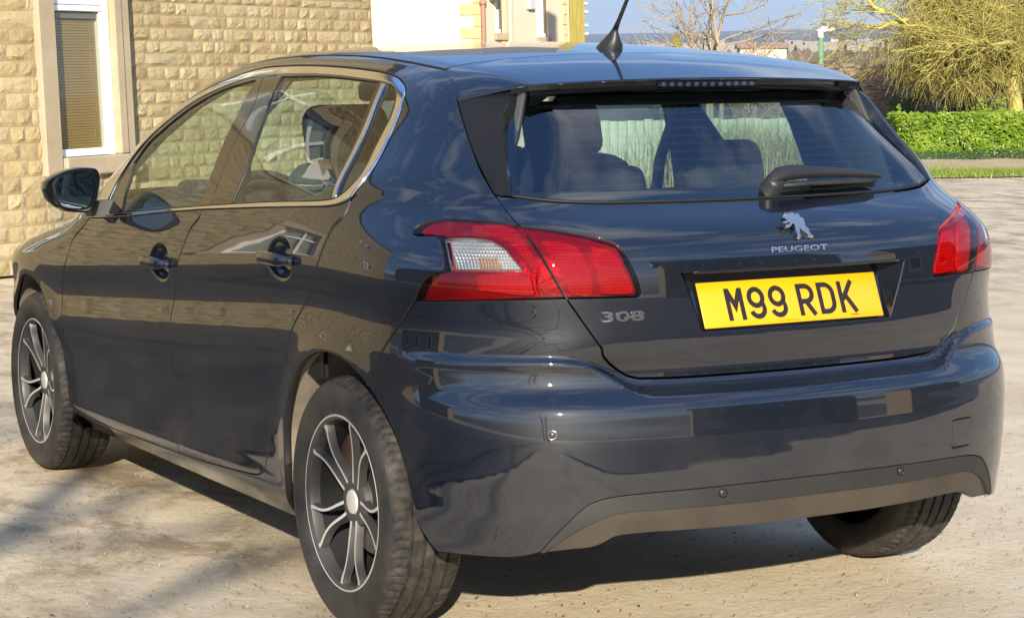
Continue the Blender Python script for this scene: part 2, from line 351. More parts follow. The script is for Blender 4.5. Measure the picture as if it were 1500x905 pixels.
# ---------- smooth one-dimensional profiles ----------
class Prof:
    def __init__(s, pts, sig, lo=-1.2, hi=4.0, st=0.004):
        p=np.array(sorted(pts)); s.lo=lo; s.st=st
        t=np.arange(lo,hi,st); v=np.interp(t,p[:,0],p[:,1])
        # linear extrapolation at both ends
        a=(p[1,1]-p[0,1])/(p[1,0]-p[0,0]); b=(p[-1,1]-p[-2,1])/(p[-1,0]-p[-2,0])
        v=np.where(t<p[0,0],p[0,1]+a*(t-p[0,0]),v); v=np.where(t>p[-1,0],p[-1,1]+b*(t-p[-1,0]),v)
        n=int(4*sig/st)+1; k=np.exp(-.5*(np.arange(-n,n+1)*st/sig)**2); k/=k.sum()
        vv=np.concatenate([v[0]+(v[1]-v[0])*np.arange(-n,0),v,v[-1]+(v[-1]-v[-2])*np.arange(1,n+1)])
        s.v=np.convolve(vv,k,'valid')
    def __call__(s,x):
        u=np.clip((np.asarray(x,float)-s.lo)/s.st,1,len(s.v)-3.001); i=u.astype(int); f=u-i; v=s.v
        a,b,c,d=v[i-1],v[i],v[i+1],v[i+2]
        return b+.5*f*(c-a+f*(2*a-5*b+4*c-d+f*(3*(b-c)+d-a)))
def sm(t): t=np.clip(t,0,1); return t*t*t*(t*(6*t-15)+10)
# half width against height (at the doors)
w0=Prof([(.12,.72),(.18,.79),(.235,.842),(.262,.858),(.29,.861),(.32,.861),(.40,.866),(.50,.877),(.58,.889),(.63,.8945),(.665,.8955),(.70,.8935),(.735,.8895),(.765,.8895),(.80,.8955),(.83,.9025),(.85,.9045),(.875,.902),(.92,.893),(.97,.879),(1.01,.865),(1.05,.849),(1.10,.825),(1.2,.776),(1.3,.721),(1.36,.683),(1.40,.652),(1.5,.56)],.0115)
dp=Prof([(-.9,-.115),(-.75,-.078),(-.6,-.05),(-.45,-.03),(-.3,-.016),(-.1,-.004),(.1,0),(.5,-.003),(1.,-.004),(1.6,-.004),(2.1,-.004),(2.5,-.006),(2.8,-.02),(3.05,-.065),(3.25,-.14),(3.4,-.22),(3.6,-.4)],.07)
dg=Prof([(-.6,-.10),(-.3,-.072),(0,-.034),(.4,-.012),(.8,0),(1.3,0),(1.7,-.004),(2.2,-.025),(2.6,-.06)],.1)
_sh=Prof([(-1,.02),(-.4,.04),(.1,.06),(.9,0),(2.4,-.105),(4,-.105)],.15)
def W(y,z): return w0(z-_sh(y)*sm((z-.42)/.2)*(1-sm((z-1.02)/.25)))+dp(y)+dg(y)*sm((z-.98)/.34)
# rear face against height on the centre line (tailgate above, bumper bulge added in F)
R0=Prof([(.10,-.56),(.16,-.64),(.21,-.715),(.28,-.745),(.36,-.758),(.45,-.761),(.54,-.760),(.615,-.750),(.655,-.712),(.70,-.708),(.725,-.722),(.76,-.727),(.86,-.727),(.93,-.722),(.97,-.712),(1.00,-.690),(1.03,-.640),(1.06,-.568),(1.075,-.542),(1.10,-.522),(1.2,-.455),(1.3,-.385),(1.36,-.337),(1.42,-.28)],.011)
Rg=Prof([(.9,-.727),(1.0,-.690),(1.03,-.640),(1.06,-.568),(1.075,-.540),(1.12,-.500),(1.2,-.424),(1.28,-.346),(1.34,-.286),(1.42,-.20)],.011)
bow=Prof([(-1.2,.30),(-.8,.135),(-.6,.075),(-.45,.040),(-.3,.016),(-.15,.004),(0,0),(.15,.004),(.3,.016),(.45,.040),(.6,.075),(.8,.135),(1.2,.30)],.05)
R1=Prof([(z,(R0(z+.03)-R0(z-.03))/.06) for z in np.arange(.1,1.5,.02)],.03)
def R(x,z): return R0(z)+bow(x)
t0=Prof([(3.55,.45),(3.47,.60),(3.40,.70),(3.25,.785),(3.05,.85),(2.75,.915),(2.45,.970),(2.28,1.005),(2.19,1.035),(1.95,1.180),(1.7,1.308),(1.5,1.392),(1.36,1.434),(1.25,1.451),(1.1,1.462),(.9,1.468),(.7,1.468),(.5,1.463),(.3,1.452),(.14,1.438),(0,1.423),(-.15,1.402),(-.33,1.366),(-.5,1.326)],.035)
cam_=Prof([(-1.2,.17),(-.6,.032),(-.4,.014),(-.2,.0035),(0,0),(.2,.0035),(.4,.014),(.6,.032),(1.2,.17)],.05)
def T(x,y): return t0(y)-cam_(x)
t1=Prof([(y,(t0(y+.03)-t0(y-.03))/.06) for y in np.arange(-.6,3.6,.03)],.04)
nose=Prof([(.1,3.25),(.2,3.38),(.35,3.45),(.5,3.47),(.65,3.46),(.8,3.40),(1.,3.3)],.03)
def ri(a,b,k):
    u=np.maximum(k+a,0); v=np.maximum(k+b,0)
    p=2.3
    return np.minimum(-k,np.maximum(a,b))+(u**p+v**p+1e-12)**(1/p)
zl_=Prof([(-1.2,.722),(-.62,.722),(-.56,.715),(-.50,.690),(-.455,.652),(-.40,.645),(0,.645),(.40,.645),(.455,.652),(.50,.690),(.56,.715),(.62,.722),(1.2,.722)],.018)
bl_=Prof([(0,.036),(.35,.035),(.48,.029),(.58,.018),(.75,.013),(1.2,.012)],.03)
_kr=Prof([(0,.30),(.5,.28),(.65,.30),(.75,.36),(.95,.36),(1.1,.29),(1.25,.27),(1.35,.20),(1.5,.15)],.04)
def kr(z): return _kr(z)
flare=lambda y,z,yc:.010*np.exp(-((np.hypot(y-yc,z-.33)-.36)/.045)**2)*sm((z-.22)/.15)*(np.hypot(y-yc,z-.33)<.8)
def F(x,y,z,bump=True,rear=True,rp=None):
    ax=np.abs(x)
    a=ax-(W(y,z)+flare(y,z,0.)+flare(y,z,2.62))
    b=((rp or R0)(z)+bow(x)-y)/np.sqrt(1+R1(z)**2)
    c=(z-T(x,y))/np.sqrt(1+t1(y)**2)
    n=y-(nose(z)-.16*ax**2-.25*ax**4)
    f=ri(a,b,kr(z)) if rear else a
    f=ri(f,n,.16)
    f=ri(f,c,.085)
    if bump and rear:
        fade=sm((-.30-y)/.14)
        f=f-bl_(ax)*sm((zl_(x)-z)/.026+.5)*fade
    return f
def FGl(x,y,z): return F(x,y,z,False,True,Rg)
def FSp(x,y,z): return F(x,y,z,False,False)
RC=.36
_cx=Prof([(z,float(W(-.25,z))-RC) for z in np.arange(.1,1.5,.02)],.05)
_yc=Prof([(z,float(R0(z))+RC-.04) for z in np.arange(.1,1.5,.02)],.06)
HP=RC*np.pi/2
def fwd(q,z,off=0.,fld=None):
    """domain (q,z) -> point on the body skin: q runs round the car from the middle of the rear, z is the height"""
    fld=fld or F
    q=np.asarray(q,float); z=np.asarray(z,float)
    sg=np.where(q<0,-1.,1.); a=np.abs(q); cx=_cx(z); yc=_yc(z)
    th=np.clip((a-cx)/RC,0,np.pi/2)
    ox=np.minimum(a,cx); oy=yc+np.maximum(a-cx-HP,0)
    dx=np.sin(th); dy=-np.cos(th)
    lo=np.zeros_like(a); hi=np.full_like(a,1.2)
    for _ in range(26):
        m=.5*(lo+hi); f=fld(sg*(ox+m*dx),oy+m*dy,z)
        lo=np.where(f<0,m,lo); hi=np.where(f<0,hi,m)
    m=.5*(lo+hi)+off
    return np.stack([sg*(ox+m*dx),oy+m*dy,z],-1)
def qside(y,z): return -(_cx(z)+HP+(y-_yc(z)))
def inv(P):
    P=np.atleast_2d(P); x,y,z=P.T; sg=np.where(x<0,-1.,1.); ax=np.abs(x); cx=_cx(z); yc=_yc(z)
    th=np.arctan2(ax-cx,yc-y)
    q=np.where((ax<cx)&(y<yc),ax,np.where(y>=yc,cx+HP+(y-yc),cx+RC*th))
    return np.stack([sg*q,z],-1)
def top(x,y,off=0.,fld=None):
    fld=fld or F
    lo=np.full_like(np.asarray(x,float),.5); hi=np.full_like(lo,1.7)
    for _ in range(26):
        m=.5*(lo+hi); f=fld(x,y,m); lo=np.where(f<0,m,lo); hi=np.where(f<0,hi,m)
    return np.stack([x,y,.5*(lo+hi)+off],-1)
def front(x,z,off=0.,fld=None):
    fld=fld or F
    lo=np.full_like(np.asarray(x,float),2.2); hi=np.full_like(lo,4.)
    for _ in range(26):
        m=.5*(lo+hi); f=fld(x,m,z); lo=np.where(f<0,m,lo); hi=np.where(f<0,hi,m)
    return np.stack([x,.5*(lo+hi)+off,z],-1)
def grad(P,h=.003,fld=None):
    fld=fld or F
    x,y,z=P.T
    g=np.stack([fld(x+h,y,z)-fld(x-h,y,z),fld(x,y+h,z)-fld(x,y-h,z),fld(x,y,z+h)-fld(x,y,z-h)],-1)
    return g/(np.linalg.norm(g,axis=1)[:,None]+1e-12)

def rail(y):
    """height and half width on the roof rail where the skin turns 45 degrees, for each y"""
    y=np.asarray(y,float); lo=np.full_like(y,.95); hi=T(0*y,y)-.004
    for _ in range(30):
        m=.5*(lo+hi); P=np.stack([-np.abs(_hw(y,m)),y,m],-1); g=grad(P,fld=FSp)
        up=g[:,2]>np.abs(g[:,0])*2.6; hi=np.where(up,m,hi); lo=np.where(up,lo,m)
    return np.stack([-_hw(y,lo),y,lo],-1)
def _hw(y,z):
    lo=np.zeros_like(y); hi=np.full_like(y,1.2)
    for _ in range(26):
        m=.5*(lo+hi); f=FSp(m,y,z); lo=np.where(f<0,m,lo); hi=np.where(f<0,hi,m)
    return .5*(lo+hi)
CV = {"G1":[[-3.4615,0.9244],[-3.4934,0.9034],[-3.5959,0.8446],[-3.6207,0.7833],[-3.6968,0.7054],[-3.7304,0.6429],[-3.7425,0.5413],[-3.7718,0.444],[-3.7605,0.3372],[-3.7255,0.2733],[-3.6982,0.2435]],"G2":[[-2.3662,0.9976],[-2.3831,0.9824],[-2.4808,0.9352],[-2.5467,0.8545],[-2.6405,0.6929],[-2.6768,0.5637],[-2.7093,0.4443],[-2.6946,0.3082],[-2.6574,0.2583]],"G3":[[-1.2571,1.0749],[-1.3195,1.0375],[-1.3476,1.0242],[-1.4097,1.0],[-1.4903,0.9519],[-1.5718,0.8748],[-1.7056,0.7532],[-1.7919,0.6567],[-1.9114,0.5247],[-1.9648,0.4339],[-2.0063,0.3395]],"DB1":[[-3.6982,0.2435],[-3.4014,0.2435],[-3.1233,0.248],[-2.8456,0.2528],[-2.6574,0.2583]],"DB2":[[-2.6574,0.2583],[-2.4518,0.2658],[-2.2394,0.2783],[-2.09,0.2882]],"DBc":[[-2.09,0.2882],[-2.0442,0.2972],[-2.0163,0.3141],[-2.0063,0.3395]],"CL1":[[-3.4615,0.9244],[-3.2278,0.938],[-3.0329,0.9515],[-2.7274,0.9757],[-2.365,1.0004]],"CL2":[[-2.365,1.0004],[-1.8808,1.0268],[-1.5729,1.042],[-1.3799,1.052],[-1.3171,1.0605],[-1.2571,1.0749]],"CO":[[-3.4615,0.9244],[-3.4189,0.9625],[-3.3658,0.9959],[-3.2231,1.0744],[-2.9459,1.1564],[-2.6591,1.2361],[-2.3298,1.315],[-2.0811,1.3596],[-1.8226,1.3951],[-1.6222,1.4019],[-1.3634,1.3991],[-1.0816,1.3843],[-0.9713,1.3719],[-0.9192,1.356],[-0.8994,1.3355],[-0.9185,1.3036],[-0.9405,1.2819],[-1.0078,1.2255],[-1.0593,1.1814],[-1.1119,1.1426],[-1.1689,1.1116],[-1.2571,1.0749]],"CI":[[-3.3268,0.9436],[-3.1329,0.9559],[-2.7263,0.9852],[-2.2703,1.0152],[-1.8013,1.0434],[-1.3988,1.0636],[-1.3322,1.0715],[-1.2307,1.1005],[-1.1602,1.132],[-1.1219,1.1595],[-1.0871,1.1904],[-1.0347,1.2333],[-0.9799,1.2734],[-0.9405,1.317],[-0.9421,1.3339],[-0.9557,1.3459],[-0.9906,1.3547],[-1.0803,1.363],[-1.3452,1.3792],[-1.6503,1.3818],[-1.7969,1.378],[-2.0642,1.3445],[-2.3056,1.3008],[-2.5133,1.2483],[-2.7636,1.179],[-2.9975,1.108],[-3.1881,1.0352],[-3.2852,0.9786]],"BGAP":[[-1.7604,1.3739],[-1.8147,1.3007],[-2.0086,1.1765],[-2.1885,1.0722],[-2.2747,1.0177]],"LL":[[-1.1141,0.8507],[-1.0916,0.8861],[-1.0749,0.9008],[-1.053,0.9132],[-1.0164,0.9228],[-1.0047,0.9457],[-1.0033,0.9855],[-1.0158,0.9991],[-1.0497,1.0002],[-1.0816,0.9997]],"LT":[[-1.0816,0.9997],[-1.0925,1.0039],[-1.0737,1.0169],[-1.0464,1.0249],[-0.98,1.0336],[-0.8953,1.0334],[-0.8191,1.0313],[-0.72,1.0234]],"TG1":[[-0.72,1.0234],[-0.7355,1.039],[-0.7505,1.0653],[-0.7606,1.0897]],"FINL":[[-0.7606,1.0897],[-0.7612,1.1171],[-0.7598,1.1662],[-0.7552,1.2275],[-0.742,1.2775],[-0.7307,1.3101]],"LG":[[-0.72,1.0234],[-0.7105,1.0048],[-0.6883,0.9592],[-0.6634,0.9165],[-0.6296,0.8645]],"TG2":[[-0.6296,0.8645],[-0.5766,0.8084],[-0.5175,0.7467]],"TG3":[[-0.5175,0.7467],[-0.5128,0.7283],[-0.4987,0.7129],[-0.4809,0.6989],[-0.449,0.6791],[-0.423,0.6723]],"LB":[[-1.1141,0.8507],[-0.9452,0.8578],[-0.8479,0.8605],[-0.7411,0.8628],[-0.6296,0.8645]],"QB":[[-1.2948,0.634],[-1.1901,0.7655],[-1.1141,0.8507]],"TRIM":[[-0.7348,0.2847],[-0.7192,0.3015],[-0.6989,0.3235],[-0.6658,0.352],[-0.6331,0.3773],[-0.6036,0.3958],[-0.5741,0.4054],[-0.5392,0.4115],[-0.4977,0.4155],[-0.43,0.4188]],"TRB":[[-0.7344,0.283],[-0.639,0.2917],[-0.5816,0.2964],[-0.5538,0.3046],[-0.5191,0.3196],[-0.4737,0.3239],[-0.4264,0.3256]],"GB":[[-0.7074,1.0851],[-0.6403,1.0787],[-0.5734,1.0733],[-0.4925,1.0696],[-0.425,1.067],[-0.3461,1.0658]],"FG":[[[-3.1347,0.9629],[-3.1089,1.0061],[-2.9652,1.1049]],[[-2.9652,1.1049],[-2.7665,1.1687],[-2.6106,1.2103],[-2.3364,1.2832],[-2.06,1.3375],[-1.8156,1.3644]],[[-1.8156,1.3644],[-1.9831,1.2481],[-2.1942,1.1206],[-2.3767,1.0133]],[[-2.3767,1.0133],[-2.7256,0.99]]],"RG":[[[-1.6321,1.3721],[-1.3403,1.371],[-1.0353,1.354]],[[-1.0353,1.354],[-1.1675,1.2382],[-1.2732,1.143],[-1.3746,1.0692]],[[-1.3746,1.0692],[-1.762,1.0483],[-2.1039,1.0283]],[[-2.1039,1.0283],[-1.9116,1.1338],[-1.7394,1.2729]]],"QG":[[[-0.9891,1.3469],[-0.9685,1.3417],[-0.9551,1.3357],[-0.9542,1.3238],[-0.9893,1.2817],[-1.0472,1.2364],[-1.1001,1.1934],[-1.1696,1.1379],[-1.2341,1.1066],[-1.3208,1.0758]],[[-1.3208,1.0758],[-1.1956,1.1689],[-1.0703,1.2778]]],"DIVC":[[[-1.0159,1.3531],[-0.998,1.3495]],[[-0.998,1.3495],[-1.0831,1.2726],[-1.2068,1.1686],[-1.3332,1.0723]],[[-1.3332,1.0723],[-1.3527,1.0706]],[[-1.3527,1.0706],[-1.2256,1.1682],[-1.1012,1.2725]]],"TLo":[[[-0.7161,1.0227],[-0.6425,1.0176],[-0.58,1.0093],[-0.5264,0.9998],[-0.4838,0.9863]],[[-0.4838,0.9863],[-0.4697,0.9769],[-0.459,0.9629],[-0.446,0.9288],[-0.433,0.8973],[-0.4259,0.8721]],[[-0.4259,0.8721],[-0.4286,0.8652],[-0.4377,0.8625]],[[-0.4377,0.8625],[-0.5208,0.8633],[-0.6253,0.8637]],[[-0.6253,0.8637],[-0.6634,0.9165],[-0.6883,0.9592],[-0.7096,1.0063]]],"REV":[[[-0.9891,0.9959],[-0.8998,0.9989],[-0.8612,0.997],[-0.8337,0.9926],[-0.815,0.9855],[-0.7967,0.9739]],[[-0.7967,0.9739],[-0.7819,0.9547],[-0.7558,0.9252]],[[-0.7558,0.9252],[-0.8762,0.9246],[-0.9929,0.9241]],[[-0.9929,0.9241],[-0.99,0.9565]]],"FINL3":[[-0.6196,-0.1629,1.3101],[-0.6283,-0.195,1.2775],[-0.637,-0.2447,1.2275],[-0.6494,-0.3167,1.1662],[-0.6526,-0.3729,1.1171],[-0.6487,-0.4023,1.0897]],"FINR3":[[-0.4991,-0.252,1.3367],[-0.5273,-0.2686,1.3125],[-0.5511,-0.274,1.2899],[-0.5684,-0.2996,1.2465],[-0.5849,-0.3376,1.199],[-0.6021,-0.378,1.1506],[-0.6219,-0.4253,1.0874]],"FING3":[[-0.4756,-0.24,1.32],[-0.5039,-0.2681,1.2843],[-0.5387,-0.2746,1.2571],[-0.5569,-0.302,1.222],[-0.5749,-0.3391,1.1826],[-0.5933,-0.3786,1.1439],[-0.6164,-0.4261,1.0864]],"SENS":[[-0.6496,-0.6674,0.5597],[-0.2618,-0.7814,0.4062],[0.2543,-0.7821,0.4075]],"HAND":[[-0.8994,1.2279,0.8328],[-0.9016,0.3032,0.905]],"LEDGE":[[-1.0005,0.7272],[-0.8345,0.7319],[-0.6811,0.7346],[-0.5981,0.7384]],"MID":[[-0.7208,0.2833],[-0.7044,0.2967],[-0.6534,0.326],[-0.5982,0.3511],[-0.5409,0.3697],[-0.5014,0.3753],[-0.4705,0.3777],[-0.4214,0.3785]],"SEG1":[[-0.9251,0.9155],[-0.7401,0.9137],[-0.7256,0.8783],[-0.9243,0.8785]],"SEG2":[[-0.8925,1.0248],[-0.7471,1.0161],[-0.7207,0.9638],[-0.6989,0.9167],[-0.6802,0.8765],[-0.7029,0.8767],[-0.7342,0.9275],[-0.7636,0.9697],[-0.791,0.9958],[-0.8438,1.0082],[-0.8988,1.0118]],"SEG3":[[-0.5306,0.98],[-0.4786,0.9621],[-0.455,0.9167],[-0.439,0.8726],[-0.5128,0.8708]],"SEG4":[[-0.6754,0.9933],[-0.5743,0.9778],[-0.5402,0.8715],[-0.6092,0.8712]]}
# ---------------- panels cut from the car skin ----------------
def chain(*segs):
    o = []
    for s in segs:
        for p in s:
            if not o or abs(o[-1][0]-p[0])+abs(o[-1][1]-p[1]) > 1e-6: o.append((p[0], p[1]))
    return o
def crv(seg, ds=.009):
    """smooth curve through the points of one segment"""
    p = np.array(seg, float)
    if len(p) > 2:
        q = np.vstack([2*p[0]-p[1], p, 2*p[-1]-p[-2]]); o = []
        for i in range(1, len(q)-2):
            a, b, c, d = q[i-1:i+3]; t = np.linspace(0, 1, 14, endpoint=False)[:, None]
            l1, l0, l2 = [max(np.linalg.norm(v), 1e-9)**.5 for v in (c-b, b-a, d-c)]
            m1 = (b-a)/l0-(c-a)/(l0+l1)+(c-b)/l1; m2 = (c-b)/l1-(d-b)/(l1+l2)+(d-c)/l2
            m1 *= l1; m2 *= l1
            o.append((2*t**3-3*t**2+1)*b+(t**3-2*t**2+t)*m1+(-2*t**3+3*t**2)*c+(t**3-t**2)*m2)
        p = np.vstack(o+[p[-1:]])
    d = np.r_[0, np.cumsum(np.linalg.norm(np.diff(p, axis=0), axis=1))]
    n = max(1, int(round(d[-1]/ds))); t = np.linspace(0, d[-1], n+1)
    return np.stack([np.interp(t, d, p[:, 0]), np.interp(t, d, p[:, 1])], -1).tolist()
def rev(s): return s[::-1]
def mir(s): return [(-a, b) for a, b in s][::-1]
def close(l): return l[:-1] if abs(l[0][0]-l[-1][0])+abs(l[0][1]-l[-1][1]) < 1e-5 else l
def area(l): p = np.array(l); return .5*np.sum(p[:, 0]*np.roll(p[:, 1], -1)-np.roll(p[:, 0], -1)*p[:, 1])
def offset(l, d):
    """move a closed loop inwards (towards its left when counter-clockwise) by d"""
    p = np.array(l); e = np.roll(p, -1, 0)-p; e /= np.linalg.norm(e, axis=1)[:, None]+1e-12
    n = np.stack([-e[:, 1], e[:, 0]], -1); nn = n+np.roll(n, 1, 0); L2 = (nn**2).sum(1)[:, None]
    return p+nn/np.maximum(L2, .7)*2*d
def inpoly(P, loops):
    r = np.zeros(len(P), bool)
    for l in loops:
        p = np.array(l); a = p; b = np.roll(p, -1, 0)
        for i in range(len(a)):
            y0, y1 = a[i, 1], b[i, 1]
            if y0 == y1: continue
            k = (P[:, 1] >= min(y0, y1)) & (P[:, 1] < max(y0, y1))
            xs = a[i, 0]+(P[:, 1]-y0)/(y1-y0)*(b[i, 0]-a[i, 0]); r ^= k & (P[:, 0] < xs)
    return r
def cdt(loops, step, dense=()):
    lo = np.min([np.min(l, 0) for l in loops], 0); hi = np.max([np.max(l, 0) for l in loops], 0)
    def grid(lo, hi, st):
        ys = np.arange(lo[1], hi[1], st*.87); xs = np.arange(lo[0], hi[0], st)
        return np.array([(x+(st/2 if j % 2 else 0), y) for j, y in enumerate(ys) for x in xs]).reshape(-1, 2)
    G = grid(lo, hi, step); B = np.vstack([np.array(l) for l in loops])
    for (c, r, st) in dense:
        c = np.array(c); G = G[np.max(np.abs(G-c)/np.array(r), 1) > 1]; G = np.vstack([G, grid(c-r, c+r, st)])
    G = G[inpoly(G, loops)]
    keep = np.ones(len(G), bool)
    for i in range(0, len(G), 1500):
        d = np.sqrt(((G[i:i+1500, None]-B[None])**2).sum(-1)).min(1); keep[i:i+1500] = d > min(step*.45, .006)
    G = G[keep]; E = []; b = 0
    for l in loops:
        n = len(l); E += [(b+i, b+(i+1) % n) for i in range(n)]; b += n
    r = delaunay_2d_cdt([Vector(p) for p in np.vstack([B, G])], E, [], 0, 1e-7)
    V = np.array([tuple(v) for v in r[0]]); T = np.array(r[2])
    T = T[inpoly(V[T].mean(1), loops)]
    a, b, c = V[T[:, 0]], V[T[:, 1]], V[T[:, 2]]
    cr = (b-a)[:, 0]*(c-a)[:, 1]-(b-a)[:, 1]*(c-a)[:, 0]; T = np.where(cr[:, None] > 0, T, T[:, ::-1]); T = T[np.abs(cr) > 1e-10]
    return V, T
def panel(name, outer, mat, parent=None, holes=(), off=0., step=.022, depth=.012, inset=.0025, fld=None, surf=None, dense=(), mirror=False, both=False, rim=None, **k):
    """a sheet of the car's skin inside the outer loop, with a turned-in edge; both=True adds its mirror twin"""
    surf = surf or fwd; fld = fld or F
    outer = close(list(outer)); outer = outer if area(outer) > 0 else outer[::-1]
    hs = [close(list(h)) for h in holes]; hs = [h if area(h) < 0 else h[::-1] for h in hs]
    loops = [offset(l, inset+.0012) for l in [outer]+hs]
    V2, T = cdt(loops, step, dense)
    P = surf(V2[:, 0], V2[:, 1], off if surf is fwd else 0., fld); Nn = grad(P, fld=fld)
    if surf is not fwd: P = P+Nn*off
    flip = np.einsum('ij,ij->i', np.cross(P[T[:, 1]]-P[T[:, 0]], P[T[:, 2]]-P[T[:, 0]]), Nn[T[:, 0]]).sum() < 0
    if flip: T = T[:, ::-1]
    Vs = [P]; Ns = [Nn]; Fs = [tuple(t) for t in T]; mi = [0]*len(T); b = len(P)
    for l in loops:
        n = len(l); a = surf(l[:, 0], l[:, 1], off if surf is fwd else 0., fld); na = grad(a, fld=fld)
        if surf is not fwd: a = a+na*off
        tg = np.roll(a, -1, 0)-np.roll(a, 1, 0); out = np.cross(tg, na); out /= np.linalg.norm(out, axis=1)[:, None]+1e-12
        # pointing away from the sheet
        l2 = offset(l, .002); q = surf(l2[:, 0], l2[:, 1], off if surf is fwd else 0., fld)
        sgn = np.sign(((q-a)*out).sum()); out = -out*sgn
        r0, r1, r2 = a, a+out*.0012-na*.0012, a+out*.0012-na*depth
        Vs += [r0, r1, r2]; Ns += [na, (out*.8+na*.6), out]
        for i in range(n):
            j = (i+1) % n
            for r in (0, 1):
                f = (b+r*n+i, b+r*n+j, b+(r+1)*n+j, b+(r+1)*n+i)
                v = [np.vstack(Vs)[x] for x in f[:3]] if False else None
                Fs.append(f); mi.append(1 if r == 1 else 0)
        b += 3*n
    V = np.vstack(Vs); Nn = np.vstack(Ns); Nn /= np.linalg.norm(Nn, axis=1)[:, None]+1e-12
    # orient the rim faces by their normals
    nt = len(T)
    for i in range(nt, len(Fs)):
        f = Fs[i]; g = np.cross(V[f[1]]-V[f[0]], V[f[2]]-V[f[0]])
        if g@(Nn[f[0]]+Nn[f[2]]) < 0: Fs[i] = f[::-1]
    mats = [mat, rim or (M['seal'] if mat in (M['paint'], M['gloss_black']) else mat)]
    objs = []
    sides = (False, True) if both else ((True,) if mirror else (False,))
    for s in sides:
        VV = V*np.array([-1, 1, 1]) if s else V; NN = Nn*np.array([-1, 1, 1]) if s else Nn
        FF = [f[::-1] for f in Fs] if s else Fs
        objs.append(mesh(name, VV, FF, mats, parent, True, mi, NN, **k))
    return objs if both else objs[0]
def strip3(name, A, B, mat, parent, n=24, thick=0, both=True, sub=6, bulge=None, **k):
    """a smooth sheet spanned between two three-dimensional curves"""
    def rs(c):
        c = np.array(c); d = np.r_[0, np.cumsum(np.linalg.norm(np.diff(c, axis=0), axis=1))]; t = np.linspace(0, d[-1], n)
        c2 = np.stack([np.interp(t, d, c[:, i]) for i in range(3)], -1)
        for _ in range(2): c2[1:-1] = (c2[:-2]+2*c2[1:-1]+c2[2:])/4
        return c2
    A, B = rs(A), rs(B); s = np.linspace(0, 1, sub)
    V = (A[:, None]*(1-s)[None, :, None]+B[:, None]*s[None, :, None])
    if bulge is not None: V = V+np.array(bulge)*(4*s*(1-s))[None, :, None]
    V = V.reshape(-1, 3); Fc = [(i*sub+j, i*sub+j+1, (i+1)*sub+j+1, (i+1)*sub+j) for i in range(n-1) for j in range(sub-1)]
    o = []
    for sd in ((1, -1) if both else (1,)):
        o.append(mesh(name, V*np.array([sd, 1, 1]), Fc if sd > 0 else [f[::-1] for f in Fc], mat, parent, True, **k))
    return o
# ---------------- the place ----------------
def nrm(v): v = np.array(v, float); return v/np.linalg.norm(v)
Zv = np.array([0, 0, 1.])
VW = nrm(np.r_[FW[:2], 0]); RH = nrm(np.r_[RT[:2], 0])
# ground: the yard sheet runs out to the fields
def ground():
    rs = np.r_[np.linspace(0, 12, 40), np.geomspace(12.6, 62, 26)]; na = 120; V = []; Fc = []
    for r in rs:
        for i in range(na):
            a = 2*math.pi*i/na; x, y = r*math.sin(a), 1+r*math.cos(a)
            near = max(0, 1-((x)**2/9+(y-1.2)**2/16)); z = (noise.noise((x*.35, y*.35, 3))*.03+noise.noise((x*1.3, y*1.3, 7))*.010)*(1-min(1, near*2.2))-.004
            e_ = -3.04+(y+4.85)*.275-.25
            z -= .07*float(sm(np.array((e_-.05-x)/.25)))*(y < 16)*(x > -18)+.07*float(sm(np.array((-3.55-y)/.3)))*(y > -24)*(abs(x) < 18)
            z -= 0
            V.append((x, y, z))
    n = len(rs)
    for j in range(n-1):
        for i in range(na): Fc.append((j*na+i, (j+1)*na+i, (j+1)*na+(i+1) % na, j*na+(i+1) % na))
    o = mesh('yard', V, Fc, M['yard'], None, True, kind='structure')
    if o.data.polygons[500].normal.z < 0: o.data.flip_normals()
ground()
def hills():
    """fields and moor rising beyond the yard: one sheet from the yard's edge to the skyline"""
    rs = np.geomspace(55, 9000, 70); az = np.r_[np.linspace(-40, 110, 121)[:-1], np.linspace(110, 320, 40)[:-1]]; na = len(az); V = []
    for r in rs:
        for a in az:
            ar = math.radians(a); x, y = CAM[0]+r*math.sin(ar), CAM[1]+r*math.cos(ar)
            t = math.log(r/55)/math.log(9000/55)
            ang = np.interp(t, [0, .2, .45, .6, .75, .88, 1], [-1.35, -.15, .35, .55, .72, .88, 1.22])+.010*(a-32)*t
            ang += (.16*noise.noise((a*.09, t*3, 1.7))+.06*noise.noise((a*.35, t*6, 4.2)))*t*(1.4-t)
            V.append((x, y, 1.355+r*math.tan(math.radians(ang)) if t > .01 else -.06))
    n = len(rs); Fc = [(j*na+i, (j+1)*na+i, (j+1)*na+(i+1) % na, j*na+(i+1) % na) for j in range(n-1) for i in range(na)]
    o = mesh('hills', V, Fc, M['hill'], None, True, kind='structure')
    if o.data.polygons[500].normal.z < 0: o.data.flip_normals()
hills()
def added_dark_ground():
    """unseen dark ground added left of and behind the yard, to darken reflections"""
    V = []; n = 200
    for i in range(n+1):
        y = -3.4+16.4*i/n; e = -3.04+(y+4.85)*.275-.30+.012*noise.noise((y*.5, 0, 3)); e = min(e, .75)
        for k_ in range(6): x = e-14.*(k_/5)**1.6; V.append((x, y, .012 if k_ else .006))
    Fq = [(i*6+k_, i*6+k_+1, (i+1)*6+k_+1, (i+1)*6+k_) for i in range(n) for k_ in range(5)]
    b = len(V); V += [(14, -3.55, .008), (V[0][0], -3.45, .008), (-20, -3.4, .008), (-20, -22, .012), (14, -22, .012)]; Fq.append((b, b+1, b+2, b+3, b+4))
    o = mesh('added_dark_ground', V, Fq, M['added_dark_ground'], None, False, kind='structure')
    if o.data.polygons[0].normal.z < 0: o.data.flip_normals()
added_dark_ground()
